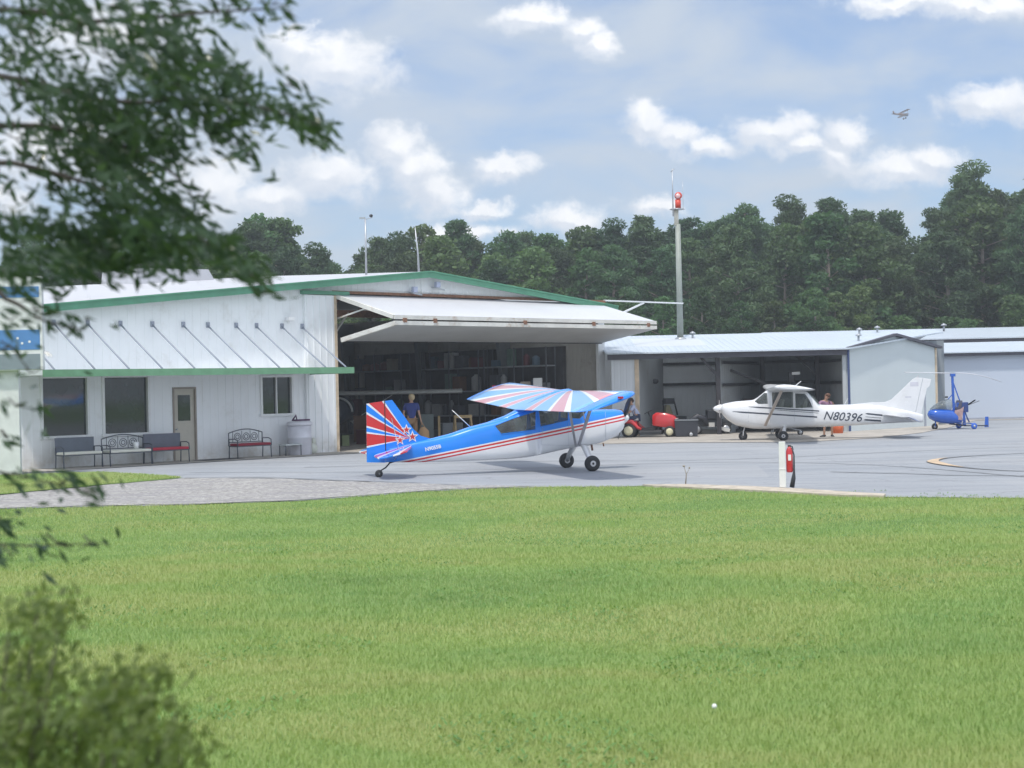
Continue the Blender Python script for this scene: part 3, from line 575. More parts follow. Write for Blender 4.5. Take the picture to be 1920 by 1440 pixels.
for a, b in (((8.55, 64.1, 2.5), (7.9, 64.1, 3.25)), ((9.4, 66, 2.7), (11.9, 66.5, 1.7)), ((13.3, 67, 2.4), (12.4, 67, 3.3))): MB().bar(a, b, .10, .10).build('knee_brace', M_fr2, TH)
MB().box(13.78, 13.93, 63.98, 64.2, 0, 3.4).build('corner_post', M_inn, TH)
# gabled end bay, turned like the main hangar
P0, P1 = Vector((14.0, 64.0, 0)), Vector((19.2, 69.45, 0)); ang = math.atan2(P1.y-P0.y, P1.x-P0.x); LB = (P1-P0).length
GB = thing('gabled_storage_bay', 'pale gabled metal bay with dark roof edge behind gyroplane tail', 'building', P0, ang)
MB().prism([(0, 0), (LB, 0), (LB, 3.56), (LB*.5, 4.05), (0, 3.50)], None, 0, .12).build('front_wall', mat('bay_siding', (.60, .66, .68), .5, var=.04, vscale=.5), GB)
MB().prism([(-.25, 3.52), (LB*.5, 4.15), (LB+.25, 3.60), (LB+.25, 3.50), (LB*.5, 4.04), (-.25, 3.42)], None, -.2, -.02).build('rake_trim', M_fas, GB); MB().prism([(0, 3.50), (LB*.5, 4.06), (LB, 3.56), (LB, 3.52), (LB*.5, 4.02), (0, 3.46)], None, 0, 7).build('roof', M_rf2, GB)
MB().box(LB-.1, LB, .12, 6.5, 0, 3.5).build('side_wall', M_wh2, GB)
MB().box(-.03, .12, -.03, -.002, 0, 3.46).build('corner_trim', mat('dark_blue_trim', (.05, .08, .20), .5), GB); MB().box(LB-.12, LB+.03, -.03, -.002, 0, 3.52).build('corner_trim', M_trim, GB)
MB().box(LB*.84, LB*.86, -.02, -.002, 0, 2.0).build('wall_seam', mat('seam_grey', (.35, .38, .45), .6), GB)
RW = thing('right_hangar_wing', 'long blank pale blue hangar wall at the right edge', 'building', (0, 0, 0))
MB().box(19.8, 48, 77.5, 77.65, 0, 3.3).build('front_wall', mat('blue_grey_siding', (.50, .56, .66), .5, var=.04, vscale=.4), RW)
MB().box(19.7, 48.2, 77.2, 77.48, 3.24, 3.42).build('fascia', M_fas, RW); MB().box(19.8, 48, 77.46, 77.5, 0, .12).build('base_flashing', mat('seam_grey'), RW)
MB().prism([(77.1, 3.45), (81.5, 4.02), (86, 3.4), (86, 3.34), (81.5, 3.96), (77.1, 3.39)], None, 19.7, 48.3, 'yz').build('roof', M_rf2, RW)
RR = thing('rear_hangar_row', 'rear hangar row showing only its pale roof above', 'building', (0, 0, 0))
MB().box(17, 60, 95, 95.2, 0, 4.5).build('front_wall', M_wh2, RR); MB().box(17, 60, 94.7, 94.98, 4.2, 4.55).build('fascia', M_fas, RR)
MB().prism([(94.5, 4.6), (101, 5.40), (108, 4.6), (108, 4.52), (101, 5.32), (94.5, 4.52)], None, 16.5, 60, 'yz').build('roof', M_rf2, RR)
for lab, x, y, z in (('left roof vent near the beacon pole', 8.2, 69.3, 4.2), ('second roof vent above the white aeroplane cabin', 15.0, 66.3, 3.85), ('small roof vent left of the bay gable', 15.7, 69.2, 4.2), ('roof vent just behind the bay gable peak', 16.75, 70.2, 4.3), ('rightmost roof vent beside the gabled bay', 19.85, 70.4, 4.35)):
    t = thing('roof_vent', 'grey capped '+lab, 'vent', (x, y, z-.05)); MB().tube([(0, 0, 0), (0, 0, .28)], .05).build('pipe', M_steel, t); MB().lathe([(.14, 0), (.12, .05), (0, .12)], (0, 0, .26)).build('cap', M_steel, t)
# beacon
t = thing('beacon_tower', 'tall grey beacon pole with red lamp above the low roof', 'beacon', (7.62, 69.1, 0))
MB().lathe([(.26, 0), (.26, .05), (.17, .12)], (0, 0, 4.14)).build('base_flange', M_steel, t); MB().tube([(0, 0, 4.12), (0, 0, 9.35)], [.145, .115], 16).build('pole', mat('pole_grey_green', (.30, .33, .30), .5), t)
MB().tube([(-.06, 0, 9.3), (-.06, 0, 10.0)], .10, 14).build('pole_cap', mat('cream_cap', (.62, .58, .50), .5), t)
MB().lathe([(.0, 0), (.33, 0), (.33, .03), (0, .03)], (-.02, 0, 10.0), n=20).build('platform', M_steel, t)
MB().lathe([(0, 0), (.13, 0), (.13, .42), (0, .42)], (.03, 0, 10.03), n=18).build('lamp_body', mat('beacon_red', (.62, .06, .03), .4), t)
MB().lathe([(0, -.11), (.14, -.10), (.165, -.05), (.165, .05), (.14, .10), (0, .11)], (.05, 0, 10.62), (0, -1, .0), n=22).build('lamp_head', mat('beacon_red'), t)
MB().lathe([(0, 0), (.12, 0), (.10, .05), (0, .06)], (.02, -.11, 10.60), (0, -1, 0), n=18).build('lens', mat('beacon_lens', (.75, .45, .45), .1), t)
MB().tube([(-.2, 0, 9.7), (-.2, 0, 11.85)], [.03, .018], 8).tube([(-.27, 0, 11.7), (-.1, 0, 11.85)], .02, 6).build('aerial', M_steel, t); MB().tube([(.26, 0, 10.0), (.26, 0, 11.3)], .008, 6).build('aerial', M_steel, t)
for a in (2, 4.2): MB().cbox((-.02+.1*cos(a), 0, 9.75), (.05, .05, .2)).build('clamp', M_steel, t)

# red extinguisher on a white post, twig, butt
t = thing('marker_post', 'white post at the lawn edge carrying a red extinguisher', 'post', (5.43, 31.0, .05), R(-8))
MB().box(-.075, .055, -.045, .045, 0, .92).box(-.085, .065, -.055, .055, .36, .375).build('post', mat('post_white', (.75, .76, .74), .5, var=.1), t, bevel=.008)
t = thing('fire_extinguisher', 'red fire extinguisher hung on the white lawn edge post', 'extinguisher', (5.565, 30.99, .35), R(-8))
MB().lathe([(0, 0), (.055, .0), (.068, .03), (.068, .42), (.045, .49), (.02, .52), (0, .52)], n=20).build('cylinder', M_red, t); MB().cbox((.0, 0, .53), (.06, .04, .04)).tube([(0, 0, .54), (.06, 0, .52), (.075, 0, .45)], .012, 6).build('valve', M_black, t)
MB().tube([(.05, -.02, .5), (.09, -.03, .35), (.085, -.03, .02), (.07, -.03, -.12), (.035, -.02, -.3)], [.014, .014, .02, .045, .05], 10).build('hose', M_black, t); MB().cbox((.0, -.068, .30), (.06, .006, .12)).build('instruction_plate', M_white, t)
t = thing('dry_weed', 'thin dry weed stalk standing at the concrete edge', 'weed', (3.65, 32.7, .05)); MB().tube([(0, 0, 0), (.02, 0, .2), (-.03, 0, .38)], [.014, .01, .005], 6).tube([(.01, 0, .18), (.09, .02, .33)], .006, 5).build('stem', mat('dry_stem', (.30, .27, .22), .9), t)
MB().ell((-.03, 0, .38), (.03, .03, .02)).ell((.09, .02, .34), (.02, .02, .02)).build('seed_head', mat('dry_stem'), t)
t = thing('golf_ball', 'tiny white golf ball lying on the lawn', 'ball', (1.29, 10.15, .0)); MB().ell((0, 0, .06), (.017, .017, .017)).build('ball', M_white, t)

# ------------------------------------------------------------------ people
M_skin = mat('skin', (.45, .26, .18), .6, var=.1); M_jean = mat('dark_denim', (.03, .045, .10), .9, var=.2)
def skinned(name, nodes, edges, m, parent, sub=1):
    "nodes: name -> (pos, radius); first node is the root"
    ks = list(nodes); me = bpy.data.meshes.new(name); me.from_pydata([nodes[k][0] for k in ks], [(ks.index(a), ks.index(b)) for a, b in edges], []); me.materials.append(m)
    o = bpy.data.objects.new(name, me); COL.objects.link(o); o.parent = parent
    sk = o.modifiers.new('skin', 'SKIN'); sk.use_smooth_shade = True
    if not me.skin_vertices: bpy.context.view_layer.update()
    sv_ = me.skin_vertices[0].data
    for i, k in enumerate(ks):
        r = nodes[k][1]; sv_[i].radius = (r, r) if not isinstance(r, tuple) else r; sv_[i].use_root = (i == 0)
    ss = o.modifiers.new('sub', 'SUBSURF'); ss.levels = sub; ss.render_levels = sub; return o
def person(label, loc, rz, J, shirt, pants, hair, shirt_arm=True, bare_legs=False, cap=None, scale=1.):
    """J: joints: pelvis, chest, neck, head, and L/R shoulder, elbow, hand, hip, knee, foot, toe"""
    t = thing('person', label, 'person', loc, rz); t.scale = (scale,)*3
    N = {'pelvis': (J['pelvis'], .125), 'waist': (tuple((a+b)/2 for a, b in zip(J['pelvis'], J['chest'])), .118), 'chest': (J['chest'], .145), 'neck': (J['neck'], .055)}
    h = Vector(J['head']); nk = Vector(J['neck']); upv = (h-nk).normalized()
    N['jaw'] = (tuple(nk+(h-nk)*.45), .065); N['head'] = (tuple(h), .092); N['crown'] = (tuple(h+upv*.085), .07)
    E_ = [('pelvis', 'waist'), ('waist', 'chest'), ('chest', 'neck'), ('neck', 'jaw'), ('jaw', 'head'), ('head', 'crown')]
    for s in 'LR':
        for a, r in (('sh', .055), ('el', .040), ('wr', .028), ('hip', .085), ('kn', .055), ('an', .038), ('toe', .032)): N[a+s] = (J[a+s], r)
        E_ += [('chest', 'sh'+s), ('sh'+s, 'el'+s), ('el'+s, 'wr'+s), ('pelvis', 'hip'+s), ('hip'+s, 'kn'+s), ('kn'+s, 'an'+s), ('an'+s, 'toe'+s)]
        w_ = Vector(J['wr'+s]); d = (w_-Vector(J['el'+s])).normalized(); p = w_+d*.08; N['pa'+s] = (tuple(p), (.042, .02)); E_.append(('wr'+s, 'pa'+s))
        sd = d.cross(Vector(J.get('face', (0, -1, 0)))).normalized()
        for i in range(4):
            b0 = p+sd*(.027*(i-1.5)/1.5); f1 = b0+d*(.045-.004*abs(i-1.5))+Vector((0, 0, -.004)); f2 = f1+d*.032+Vector(J.get('face', (0, -1, 0)))*.018
            N['f%d%s' % (i, s)] = (tuple(f1), .009); N['g%d%s' % (i, s)] = (tuple(f2), .0075); E_ += [('pa'+s, 'f%d%s' % (i, s)), ('f%d%s' % (i, s), 'g%d%s' % (i, s))]
        th = w_+d*.035+Vector(J.get('face', (0, -1, 0)))*.045; N['th'+s] = (tuple(th), .011); E_.append(('pa'+s, 'th'+s))
    b = skinned('body', N, E_, M_skin, t, 2)
    F = Vector(J.get('face', (0, -1, 0))).normalized(); S_ = F.cross(upv).normalized()
    fm = MB(); fm.ell(h+F*.095-upv*.015, (.016, .016, .026), 10, 8)
    for s in (-1, 1): fm.ell(h+S_*.088*s-upv*.01, (.016, .02, .032), 10, 8)
    fm.build('face_features', M_skin, t)
    e = MB(); [e.ell(h+F*.086+S_*.034*s+upv*.012, (.012, .012, .008), 8, 6) for s in (-1, 1)]; e.ell(h+F*.088-upv*.052, (.022, .010, .006), 8, 6); e.build('eyes_and_mouth', mat('dark_features', (.10, .04, .035), .5), t)
    hm = MB(); hm.ell(h-F*.018+upv*.045, (.108, .108, .092), 16, 10); hm.ell(h-F*.05-upv*.01, (.09, .075, .09), 14, 8); hm.build('hair', hair, t)
    if cap: c = MB(); c.ell(h+upv*.07, (.108, .112, .07), 16, 8); c.cbox(h+F*.13+upv*.06, (.14, .14, .012)); c.build('cap', cap, t)
    NS = {k: (N[k][0], N[k][1]+.022 if not isinstance(N[k][1], tuple) else .05) for k in ('waist', 'pelvis', 'chest', 'neck')}
    NS['neck'] = (tuple(Vector(J['chest'])*.2+nk*.8), .088); NS['pelvis'] = (J['pelvis'], .148); ES = [('waist', 'pelvis'), ('waist', 'chest'), ('chest', 'neck')]
    for s in 'LR':
        mid = tuple(Vector(J['sh'+s])*.25+Vector(J['el'+s])*.75); NS['sh'+s] = (J['sh'+s], .075); NS['sl'+s] = (mid, .062); ES += [('chest', 'sh'+s), ('sh'+s, 'sl'+s)]
    skinned('shirt', NS, ES, shirt, t, 2)
    NP = {'pelvis': (J['pelvis'], .150)}; EP = []
    for s in 'LR':
        end = tuple(Vector(J['hip'+s])*.1+Vector(J['kn'+s])*.9) if bare_legs else J['kn'+s]
        NP['hip'+s] = (J['hip'+s], .108); NP['kn'+s] = (end, .088 if bare_legs else .075); EP += [('pelvis', 'hip'+s), ('hip'+s, 'kn'+s)]
        if not bare_legs: NP['an'+s] = (tuple(Vector(J['an'+s])+Vector((0, 0, .03))), .062); EP.append(('kn'+s, 'an'+s))
    skinned('trousers' if not bare_legs else 'shorts', NP, EP, pants, t, 2)
    for s in 'LR':
        a, b2 = Vector(J['an'+s]), Vector(J['toe'+s]); m_ = MB(); m_.tube([a-(b2-a)*.35+Vector((0, 0, -.02)), a+Vector((0, 0, -.015)), (a+b2)/2+Vector((0, 0, -.005)), b2+(b2-a)*.15], [.035, .05, .047, .030], 12); m_.build('shoe', M_black, t)
    return t
# 1: blue shirt in the hangar mouth, turned away to the left, one arm down
J1 = dict(pelvis=(0, 0, .98), chest=(0, .0, 1.36), neck=(.0, 0, 1.53), head=(.0, -.01, 1.67), shL=(-.2, .02, 1.44), elL=(-.26, .0, 1.16), wrL=(-.24, -.1, .93), shR=(.2, .0, 1.44), elR=(.25, -.04, 1.15), wrR=(.30, -.12, .92),
          hipL=(-.1, 0, .9), knL=(-.12, -.03, .5), anL=(-.13, .02, .09), toeL=(-.16, -.13, .04), hipR=(.1, 0, .9), knR=(.13, -.04, .5), anR=(.15, .0, .09), toeR=(.18, -.15, .04), face=(-.55, .8, -.2))
person('person in dark blue tee shirt standing in the hangar mouth', (-3.75, 57.0, 0), R(8), J1, mat('navy_tee', (.03, .05, .20), .9), mat('tan_trousers', (.28, .17, .09), .9), mat('fair_hair', (.45, .36, .22), .8), scale=1.12)
t = thing('canvas_bag', 'tan canvas bag beside the person in blue shirt', 'bag', (-3.32, 56.8, 0)); MB().tube([(0, 0, .02), (0, 0, .3), (.02, 0, .62), (-.02, 0, .78)], [.20, .23, .20, .08], 14).build('bag', mat('tan_canvas', (.42, .26, .14), .9, bump=.5, bscale=12), t, bevel=.02); MB().tube([(-.1, 0, .72), (-.05, 0, .98), (.08, 0, .72)], .018, 8).build('strap', mat('tan_canvas'), t)
# 2: person seated on the red tractor, leaning forward to the left
J2 = dict(pelvis=(0, 0, .86), chest=(-.22, -.02, 1.22), neck=(-.28, -.02, 1.38), head=(-.31, -.03, 1.53), shL=(-.2, .18, 1.3), elL=(-.36, .2, 1.06), wrL=(-.60, .12, 1.10), shR=(-.2, -.2, 1.3), elR=(-.38, -.24, 1.05), wrR=(-.63, -.16, 1.12),
          hipL=(-.06, .12, .84), knL=(-.48, .14, .80), anL=(-.50, .14, .36), toeL=(-.66, .14, .31), hipR=(-.06, -.12, .84), knR=(-.48, -.15, .79), anR=(-.46, -.15, .35), toeR=(-.62, -.16, .30), face=(-.95, -.2, -.25))
TR = (5.13, 62.9, 0)
person('person in pale shirt seated on the tractor leaning forward', (TR[0]+.02, TR[1], -.02), R(0), J2, mat('pale_blue_tee', (.42, .48, .66), .9), M_jean, mat('dark_hair', (.04, .02, .015), .8))
t = thing('tan_box', 'small tan box held by the seated person', 'box', (TR[0]-.76, TR[1]-.05, 1.0)); MB().cbox((0, 0, .08), (.2, .22, .2)).build('box', mat('tan_card', (.45, .30, .16), .8), t, bevel=.01); MB().cbox((.03, -.115, .1), (.1, .01, .1)).build('red_patch', M_red, t)
# 3: person behind the white aeroplane, bare legs, leaning on the fuselage
J3 = dict(pelvis=(0, 0, .92), chest=(-.12, -.1, 1.26), neck=(-.10, -.14, 1.43), head=(-.04, -.16, 1.56), shL=(-.3, -.1, 1.34), elL=(-.42, -.28, 1.15), wrL=(-.5, -.42, 1.27), shR=(.06, -.1, 1.34), elR=(.2, -.26, 1.2), wrR=(.12, -.42, 1.3),
          hipL=(-.1, 0, .86), knL=(-.14, -.03, .48), anL=(-.15, .02, .08), toeL=(-.30, -.06, .04), hipR=(.1, 0, .86), knR=(.14, -.04, .48), anR=(.15, .02, .08), toeR=(.17, -.15, .04), face=(-.5, -.8, -.2))
person('person with bare legs and black shoes standing behind white aeroplane', (12.02, 58.6, 0), R(0), J3, mat('mauve_tee', (.30, .17, .26), .9), mat('khaki_shorts', (.12, .10, .09), .9), mat('brown_hair', (.10, .05, .03), .8), bare_legs=True)

# ------------------------------------------------------------------ lawn tractors and clutter before the bays
def wheel(t, c, r, w, m_hub, ax=(0, 1, 0), name='wheel'):
    o = MB().lathe([(r*.60, -w/2), (r*.85, -w/2), (r*.98, -w*.32), (r, 0), (r*.98, w*.32), (r*.85, w/2), (r*.60, w/2)], c, ax, 28).build(name, M_dark, t)
    MB().lathe([(0, -w*.50), (r*.2, -w*.55), (r*.62, -w*.52), (r*.62, w*.52), (r*.2, w*.55), (0, w*.50)], c, ax, 22).build('hub', m_hub, o); return o
M_cr = mat('cream_wheel_hub', (.68, .64, .45), .4)
t = thing('lawn_tractor', 'red lawn tractor with cream wheel hubs facing right', 'lawn tractor', TR, R(-14))
for x, y, r, w_ in ((-.32, -.42, .30, .24), (-.32, .42, .30, .24), (1.35, -.38, .235, .16), (1.35, .38, .235, .16)): wheel(t, (x, y, r), r, w_, M_cr)
MB().loft([[(x, y*wd, z0+(z1-z0)*z) for y, z in ((-1, 0), (-1, .75), (-.75, 1), (.75, 1), (1, .75), (1, 0))] for x, wd, z0, z1 in ((.62, .22, .50, .92), (.78, .27, .46, 1.02), (1.2, .27, .40, .98), (1.5, .25, .36, .88), (1.64, .20, .36, .72))]).build('hood', M_red, t, bevel=.02)
MB().cbox((1.60, -.12, .72), (.06, .16, .10)).build('headlight', mat('lamp_lens', (.85, .8, .75), .1), t); MB().cbox((1.60, .12, .72), (.06, .16, .10)).build('headlight', mat('lamp_lens'), t)
for s in (-1, 1): MB().tube([(-.62, .42*s, .55), (-.45, .42*s, .68), (-.2, .42*s, .66), (.05, .42*s, .42), (.2, .42*s, .36)], [.05, .09, .1, .07, .05], 10).build('fender', M_red, t)
MB().cbox((-.3, 0, .6), (.6, .55, .14)).build('rear_deck', M_red, t, bevel=.03); MB().cbox((.3, 0, .36), (.9, .7, .08)).build('footrest', M_black, t)
MB().prism([(-.45, .70), (.05, .70), (.05, .80), (-.32, .82), (-.42, 1.12), (-.52, 1.1)], None, -.22, .22).build('seat', mat('grey_white_seat', (.55, .56, .55), .6), t, bevel=.03)
MB().tube([(.62, 0, .6), (.42, 0, 1.02)], .03, 8).lathe([(.17, -.012), (.185, 0), (.17, .012)], (.42, 0, 1.04), (-.5, 0, 1), 20).build('steering_wheel', M_black, t)
MB().cbox((.55, 0, .22), (.95, .9, .16)).build('mower_deck', M_black, t, bevel=.04)
t = thing('black_cart', 'black open utility cart right of the red tractor', 'cart', (7.0, 62.2, 0), R(-6))
MB().prism([(-.42, .04), (.46, .02), (.50, .72), (-.46, .74)], None, -.35, .35).build('tub', mat('dark_plastic', (.035, .038, .05), .5), t, bevel=.02); MB().cbox((.03, -.36, .70), (.96, .03, .05)).build('rim', mat('grey_rim', (.2, .22, .24), .5), t); wheel(t, (.2, -.38, .12), .12, .06, M_steel)
t = thing('rotary_mower', 'dark machine with tan seat behind the red tractor hood', 'mower', (6.95, 67.2, 0), R(10))
MB().cbox((0, 0, .55), (1.2, .7, .4)).prism([(-.6, .75), (.2, .75), (1.0, .45), (1.0, .3), (-.6, .3)], None, -.3, .3).build('chassis', mat('dark_machine', (.04, .045, .05), .5, var=.4, vscale=5), t, bevel=.03)
MB().prism([(-.35, .75), (.05, .75), (-.12, 1.25), (-.28, 1.25)], None, -.2, .2).build('seat', mat('tan_seat', (.36, .32, .20), .7), t, bevel=.03); MB().tube([(-.3, .1, .7), (-.35, .1, 1.45), (.15, .1, 1.45), (.3, .1, .8)], .035, 8).build('roll_bar', M_black, t)
MB().cbox((-.12, 0, 1.42), (.45, .4, .26)).build('engine_box', M_black, t, bevel=.03)
for x in (-.45, .6): wheel(t, (x, -.4, .22), .22, .15, M_steel)
t = thing('golf_cart_frame', 'dark golf cart with black fenders partly behind plane nose', 'golf cart', (7.95, 64.9, 0), R(5))
for x in (-.3, .95): wheel(t, (x, -.45, .24), .24, .18, M_steel); 
MB().tube([(-.62, -.45, .3), (-.5, -.45, .62), (-.25, -.45, .78), (.05, -.45, .70), (.2, -.45, .4)], [.06, .12, .14, .12, .06], 12).build('fender', mat('dark_plastic'), t); MB().cbox((.35, 0, .5), (1.8, .8, .3)).build('chassis', mat('dark_machine'), t, bevel=.05)
MB().cbox((.5, -.2, .85), (.6, .5, .4)).build('seat', M_black, t, bevel=.04); MB().bar((.6, -.5, .3), (1.1, -.55, .16), .1, .14).cbox((.35, -.47, .42), (.25, .05, .18)).build('front_panel', mat('pale_plastic', (.6, .6, .58), .4), t)
t = thing('tall_boom', 'thin dark lamp arm leaning up inside the left bay', 'boom', (6.35, 68.0, 0)); MB().tube([(-.9, 0, 0), (-.9, 0, 1.4), (-.45, 0, 1.9), (-.1, 0, 2.25)], .03, 8).build('arm', M_black, t); MB().ell((0, 0, 2.3), (.15, .1, .12)).build('lamp_head', M_black, t)
t = thing('fan_head', 'small dark fan with white blade behind the cabin antenna', 'fan', (12.1, 66.5, 0)); MB().tube([(0, 0, 0), (0, 0, 2.45)], .03, 8).build('pole', M_black, t); MB().cbox((0, 0, 2.35), (.28, .2, .45)).build('motor', M_black, t, bevel=.04); MB().bar((0, -.14, 2.5), (.35, -.14, 2.52), .03, .12).build('blade', M_white, t)
t = thing('dark_car', 'dark low vehicle roof in the bay behind plane nose', 'car', (10.6, 67.5, 0))
MB().prism([(-1.5, .25), (1.6, .25), (1.65, .8), (1.2, .95), (.7, 1.42), (-.5, 1.45), (-1.2, 1.0), (-1.5, .9)], None, -.8, .8).build('body', mat('dark_maroon_paint', (.05, .012, .02), .25, coat=.5), t, bevel=.06); MB().prism([(-1.0, 1.02), (.95, 1.02), (.62, 1.36), (-.45, 1.38)], None, -.815, -.805).build('side_window', M_pane, t)
for x in (-1, 1.05): wheel(t, (x, -.75, .3), .3, .2, M_steel)
t = thing('orange_bucket', 'orange bucket at the foot of the blue trimmed corner', 'bucket', (13.15, 62.2, 0)); MB().lathe([(.0, 0), (.20, 0), (.26, .55), (.24, .55), (.19, .03), (0, .03)], n=20).build('bucket', mat('orange_plastic', (.70, .15, .05), .5), t); MB().tube([(-.25, 0, .54), (-.15, -.12, .38), (.15, -.12, .38), (.25, 0, .54)], .01, 6).build('handle', M_steel, t)
t = thing('wheelbarrow', 'low clutter of a green wheelbarrow under the tail', 'wheelbarrow', (11.0, 61.5, 0)); MB().prism([(-.8, .35), (.3, .35), (.5, .6), (-.9, .6)], None, -.3, .3).build('tray', mat('olive_paint', (.20, .22, .07), .5), t, bevel=.03); wheel(t, (.5, 0, .12), .12, .06, M_steel); MB().tube([(.5, .1, .2), (-1.4, .25, .6)], .02, 8).tube([(.5, -.1, .2), (-1.4, -.25, .6)], .02, 8).build('handles', M_steel, t); MB().tube([(-.6, .2, .35), (-.65, .2, .0)], .02, 8).tube([(-.6, -.2, .35), (-.65, -.2, .0)], .02, 8).build('stand', M_steel, t)
# ------------------------------------------------------------------ aircraft
def ring(x, w_, zt, zb, ex=2.6, n=36, y0=0.):
    zc, h = (zt+zb)/2, (zt-zb)/2; out = []
    for k in range(n):
        a = 2*pi*k/n; ca, sa = cos(a), sin(a)
        out.append((x, y0+w_*math.copysign(abs(ca)**(2/ex), ca), zc+h*math.copysign(abs(sa)**(2/ex), sa)))
    return out
def interp(tab, x):
    tab = sorted(tab)
    if x <= tab[0][0]: return tab[0][1:]
    for a, b in zip(tab, tab[1:]):
        if x <= b[0]:
            t = (x-a[0])/(b[0]-a[0]); return tuple(p+(q_-p)*t for p, q_ in zip(a[1:], b[1:]))
    return tab[-1][1:]
def body_mesh(tab, xs, holes, m, parent, name='fuselage', ymin=.12):
    b = MB(); b.loft([ring(x, *interp(tab, x)) for x in xs]); me = b.mesh(name, m)
    bm = bmesh.new(); bm.from_mesh(me)
    for poly in holes:
        n = len(poly)
        for i in range(n):
            p, q_ = poly[i], poly[(i+1) % n]; d = (q_[0]-p[0], 0, q_[1]-p[1])
            geom = [f for f in bm.faces if min(v.co.x for v in f.verts) < max(a[0] for a in poly)+.05 and max(v.co.x for v in f.verts) > min(a[0] for a in poly)-.05]
            gg = set(geom)
            for f in geom: gg.update(f.edges); gg.update(f.verts)
            bmesh.ops.bisect_plane(bm, geom=list(gg), plane_co=(p[0], 0, p[1]), plane_no=(-d[2], 0, d[0]))
        def inside(c):
            s_ = 0
            for i in range(n):
                p, q_ = poly[i], poly[(i+1) % n]; cr_ = (q_[0]-p[0])*(c.z-p[1])-(q_[1]-p[1])*(c.x-p[0])
                if s_ == 0: s_ = 1 if cr_ > 0 else -1
                elif (cr_ > 0) != (s_ > 0): return False
            return True
        dl = [f for f in bm.faces if abs(f.calc_center_median().y) > ymin and inside(f.calc_center_median())]
        bmesh.ops.delete(bm, geom=dl, context='FACES')
    bm.to_mesh(me); bm.free()
    o = bpy.data.objects.new(name, me); COL.objects.link(o); o.parent = parent; return o
def halfw(tab, x, z):
    w_, zt, zb, ex = interp(tab, x)[:4]; t = min(1, abs(z-(zt+zb)/2)/((zt-zb)/2)); return w_*(1-t**ex)**(1/ex)
def side_panel(poly, tab, y_off, sgn, res=6):
    "sheet that follows the fuselage side inside a convex polygon (fan of strips)"
    mb = MB(); cx = sum(p[0] for p in poly)/len(poly); cz = sum(p[1] for p in poly)/len(poly); n = len(poly); pts = []
    for p, q_ in zip(poly, poly[1:]+poly[:1]):
        for j in range(res): t = j/res; pts.append((p[0]+(q_[0]-p[0])*t, p[1]+(q_[1]-p[1])*t))
    rings = [[(cx+(x-cx)*k, cz+(z-cz)*k) for x, z in pts] for k in (1, .75, .5, .25)]
    vs = [(x, sgn*(halfw(tab, x, z)+y_off), z) for r_ in rings for x, z in r_]; m = len(pts)
    c = len(vs); vs.append((cx, sgn*(halfw(tab, cx, cz)+y_off), cz))
    fs = [(j*m+i, j*m+(i+1) % m, (j+1)*m+(i+1) % m, (j+1)*m+i) for j in range(3) for i in range(m)]+[(3*m+i, 3*m+(i+1) % m, c) for i in range(m)]
    return mb.add(vs, fs, True)
BLUE, RED, WHT = (.003, .23, .86), (.60, .022, .035), (.78, .79, .82)
def paint(name, fn, rough=.25, coat=.6): return mat(name, fn=fn, rough=rough, var=.05, coat=coat, vscale=1.5)
def fus_fn(g, tc):
    x, y, z = g.sep(tc)
    t = g.m('SUBTRACT', z, g.m('ADD', g.m('MULTIPLY', x, .1718), .65+.1718*3.31))
    u = g.rng(t, -.30, .10)
    k = lambda v: (v+.30)/.40
    return g.ramp(u, [(0, WHT), (k(-.155), RED), (k(-.118), WHT), (k(-.075), RED), (k(-.030), WHT), (k(.004), BLUE)], 'CONSTANT')
def sun_fn(cx, cz, stops, axes=(0, 2), sx=-1):
    def fn(g, tc):
        s = g.sep(tc); a = g.m('MULTIPLY', g.m('SUBTRACT', s[axes[0]], cx), sx); b = g.m('SUBTRACT', s[axes[1]], cz)
        if axes[1] == 1: b = g.m('ABSOLUTE', s[1])
        ang = g.m('MULTIPLY', g.m('ARCTAN2', b, a), 180/pi)
        return g.ramp(g.rng(ang, -90, 100), [((p+90)/190, c) for p, c in stops], 'CONSTANT')
    return fn
wl = 2.2
def bands(edges, cols):
    st = [(-90, cols[0])]
    for e, c in zip(edges, cols[1:]): st += [(e-wl/2, WHT), (e+wl/2, c)]
    return st
M_fus = paint('blue_over_white_paint', fus_fn)
M_fin = paint('red_and_blue_sunburst', sun_fn(-4.5, .96, bands([-9.5, 8.5, 16.2, 31, 40, 55], [BLUE, RED, BLUE, RED, BLUE, RED, BLUE])))
GLARE_BLUE, GLARE_RED = (.17, .42, .84), (.62, .28, .33)  # paler blue and red: sky glare on the wing painted into the stripes
M_wing = paint('wing_sunburst', sun_fn(-.1, 0, [(-90, GLARE_BLUE), (26, WHT), (28, GLARE_RED), (40, WHT), (42, GLARE_BLUE), (58, WHT), (60, GLARE_RED), (67, WHT), (69, GLARE_BLUE), (76, WHT), (77.5, GLARE_RED), (82, WHT), (83, GLARE_BLUE), (87, WHT), (88, GLARE_RED)], (0, 1)), .38)
M_stab = paint('tailplane_stripes', sun_fn(-4.3, 0, [(-90, BLUE), (18, WHT), (24, RED), (38, WHT), (44, BLUE), (56, WHT), (61, RED), (72, WHT), (78, BLUE)], (0, 1)))
M_bl = mat('bright_blue_paint', BLUE, .25, var=.06, coat=.6); M_wh = mat('aircraft_white', (.74, .75, .77), .28, var=.05, coat=.5, dirt=((.5, .48, .44), .3, 1.6))
M_gl = glass_mat('aircraft_glass', (.75, .8, .8), .74); M_int = mat('cabin_interior', (.30, .29, .25), .8, var=.4, vscale=6); M_strut = mat('strut_grey', (.48, .47, .50), .35, metal=.2)

AC = thing('sport_aeroplane', 'blue high wing taildragger with red star tail sunburst', 'aeroplane', (1.70, 39.9, 0), R(17))
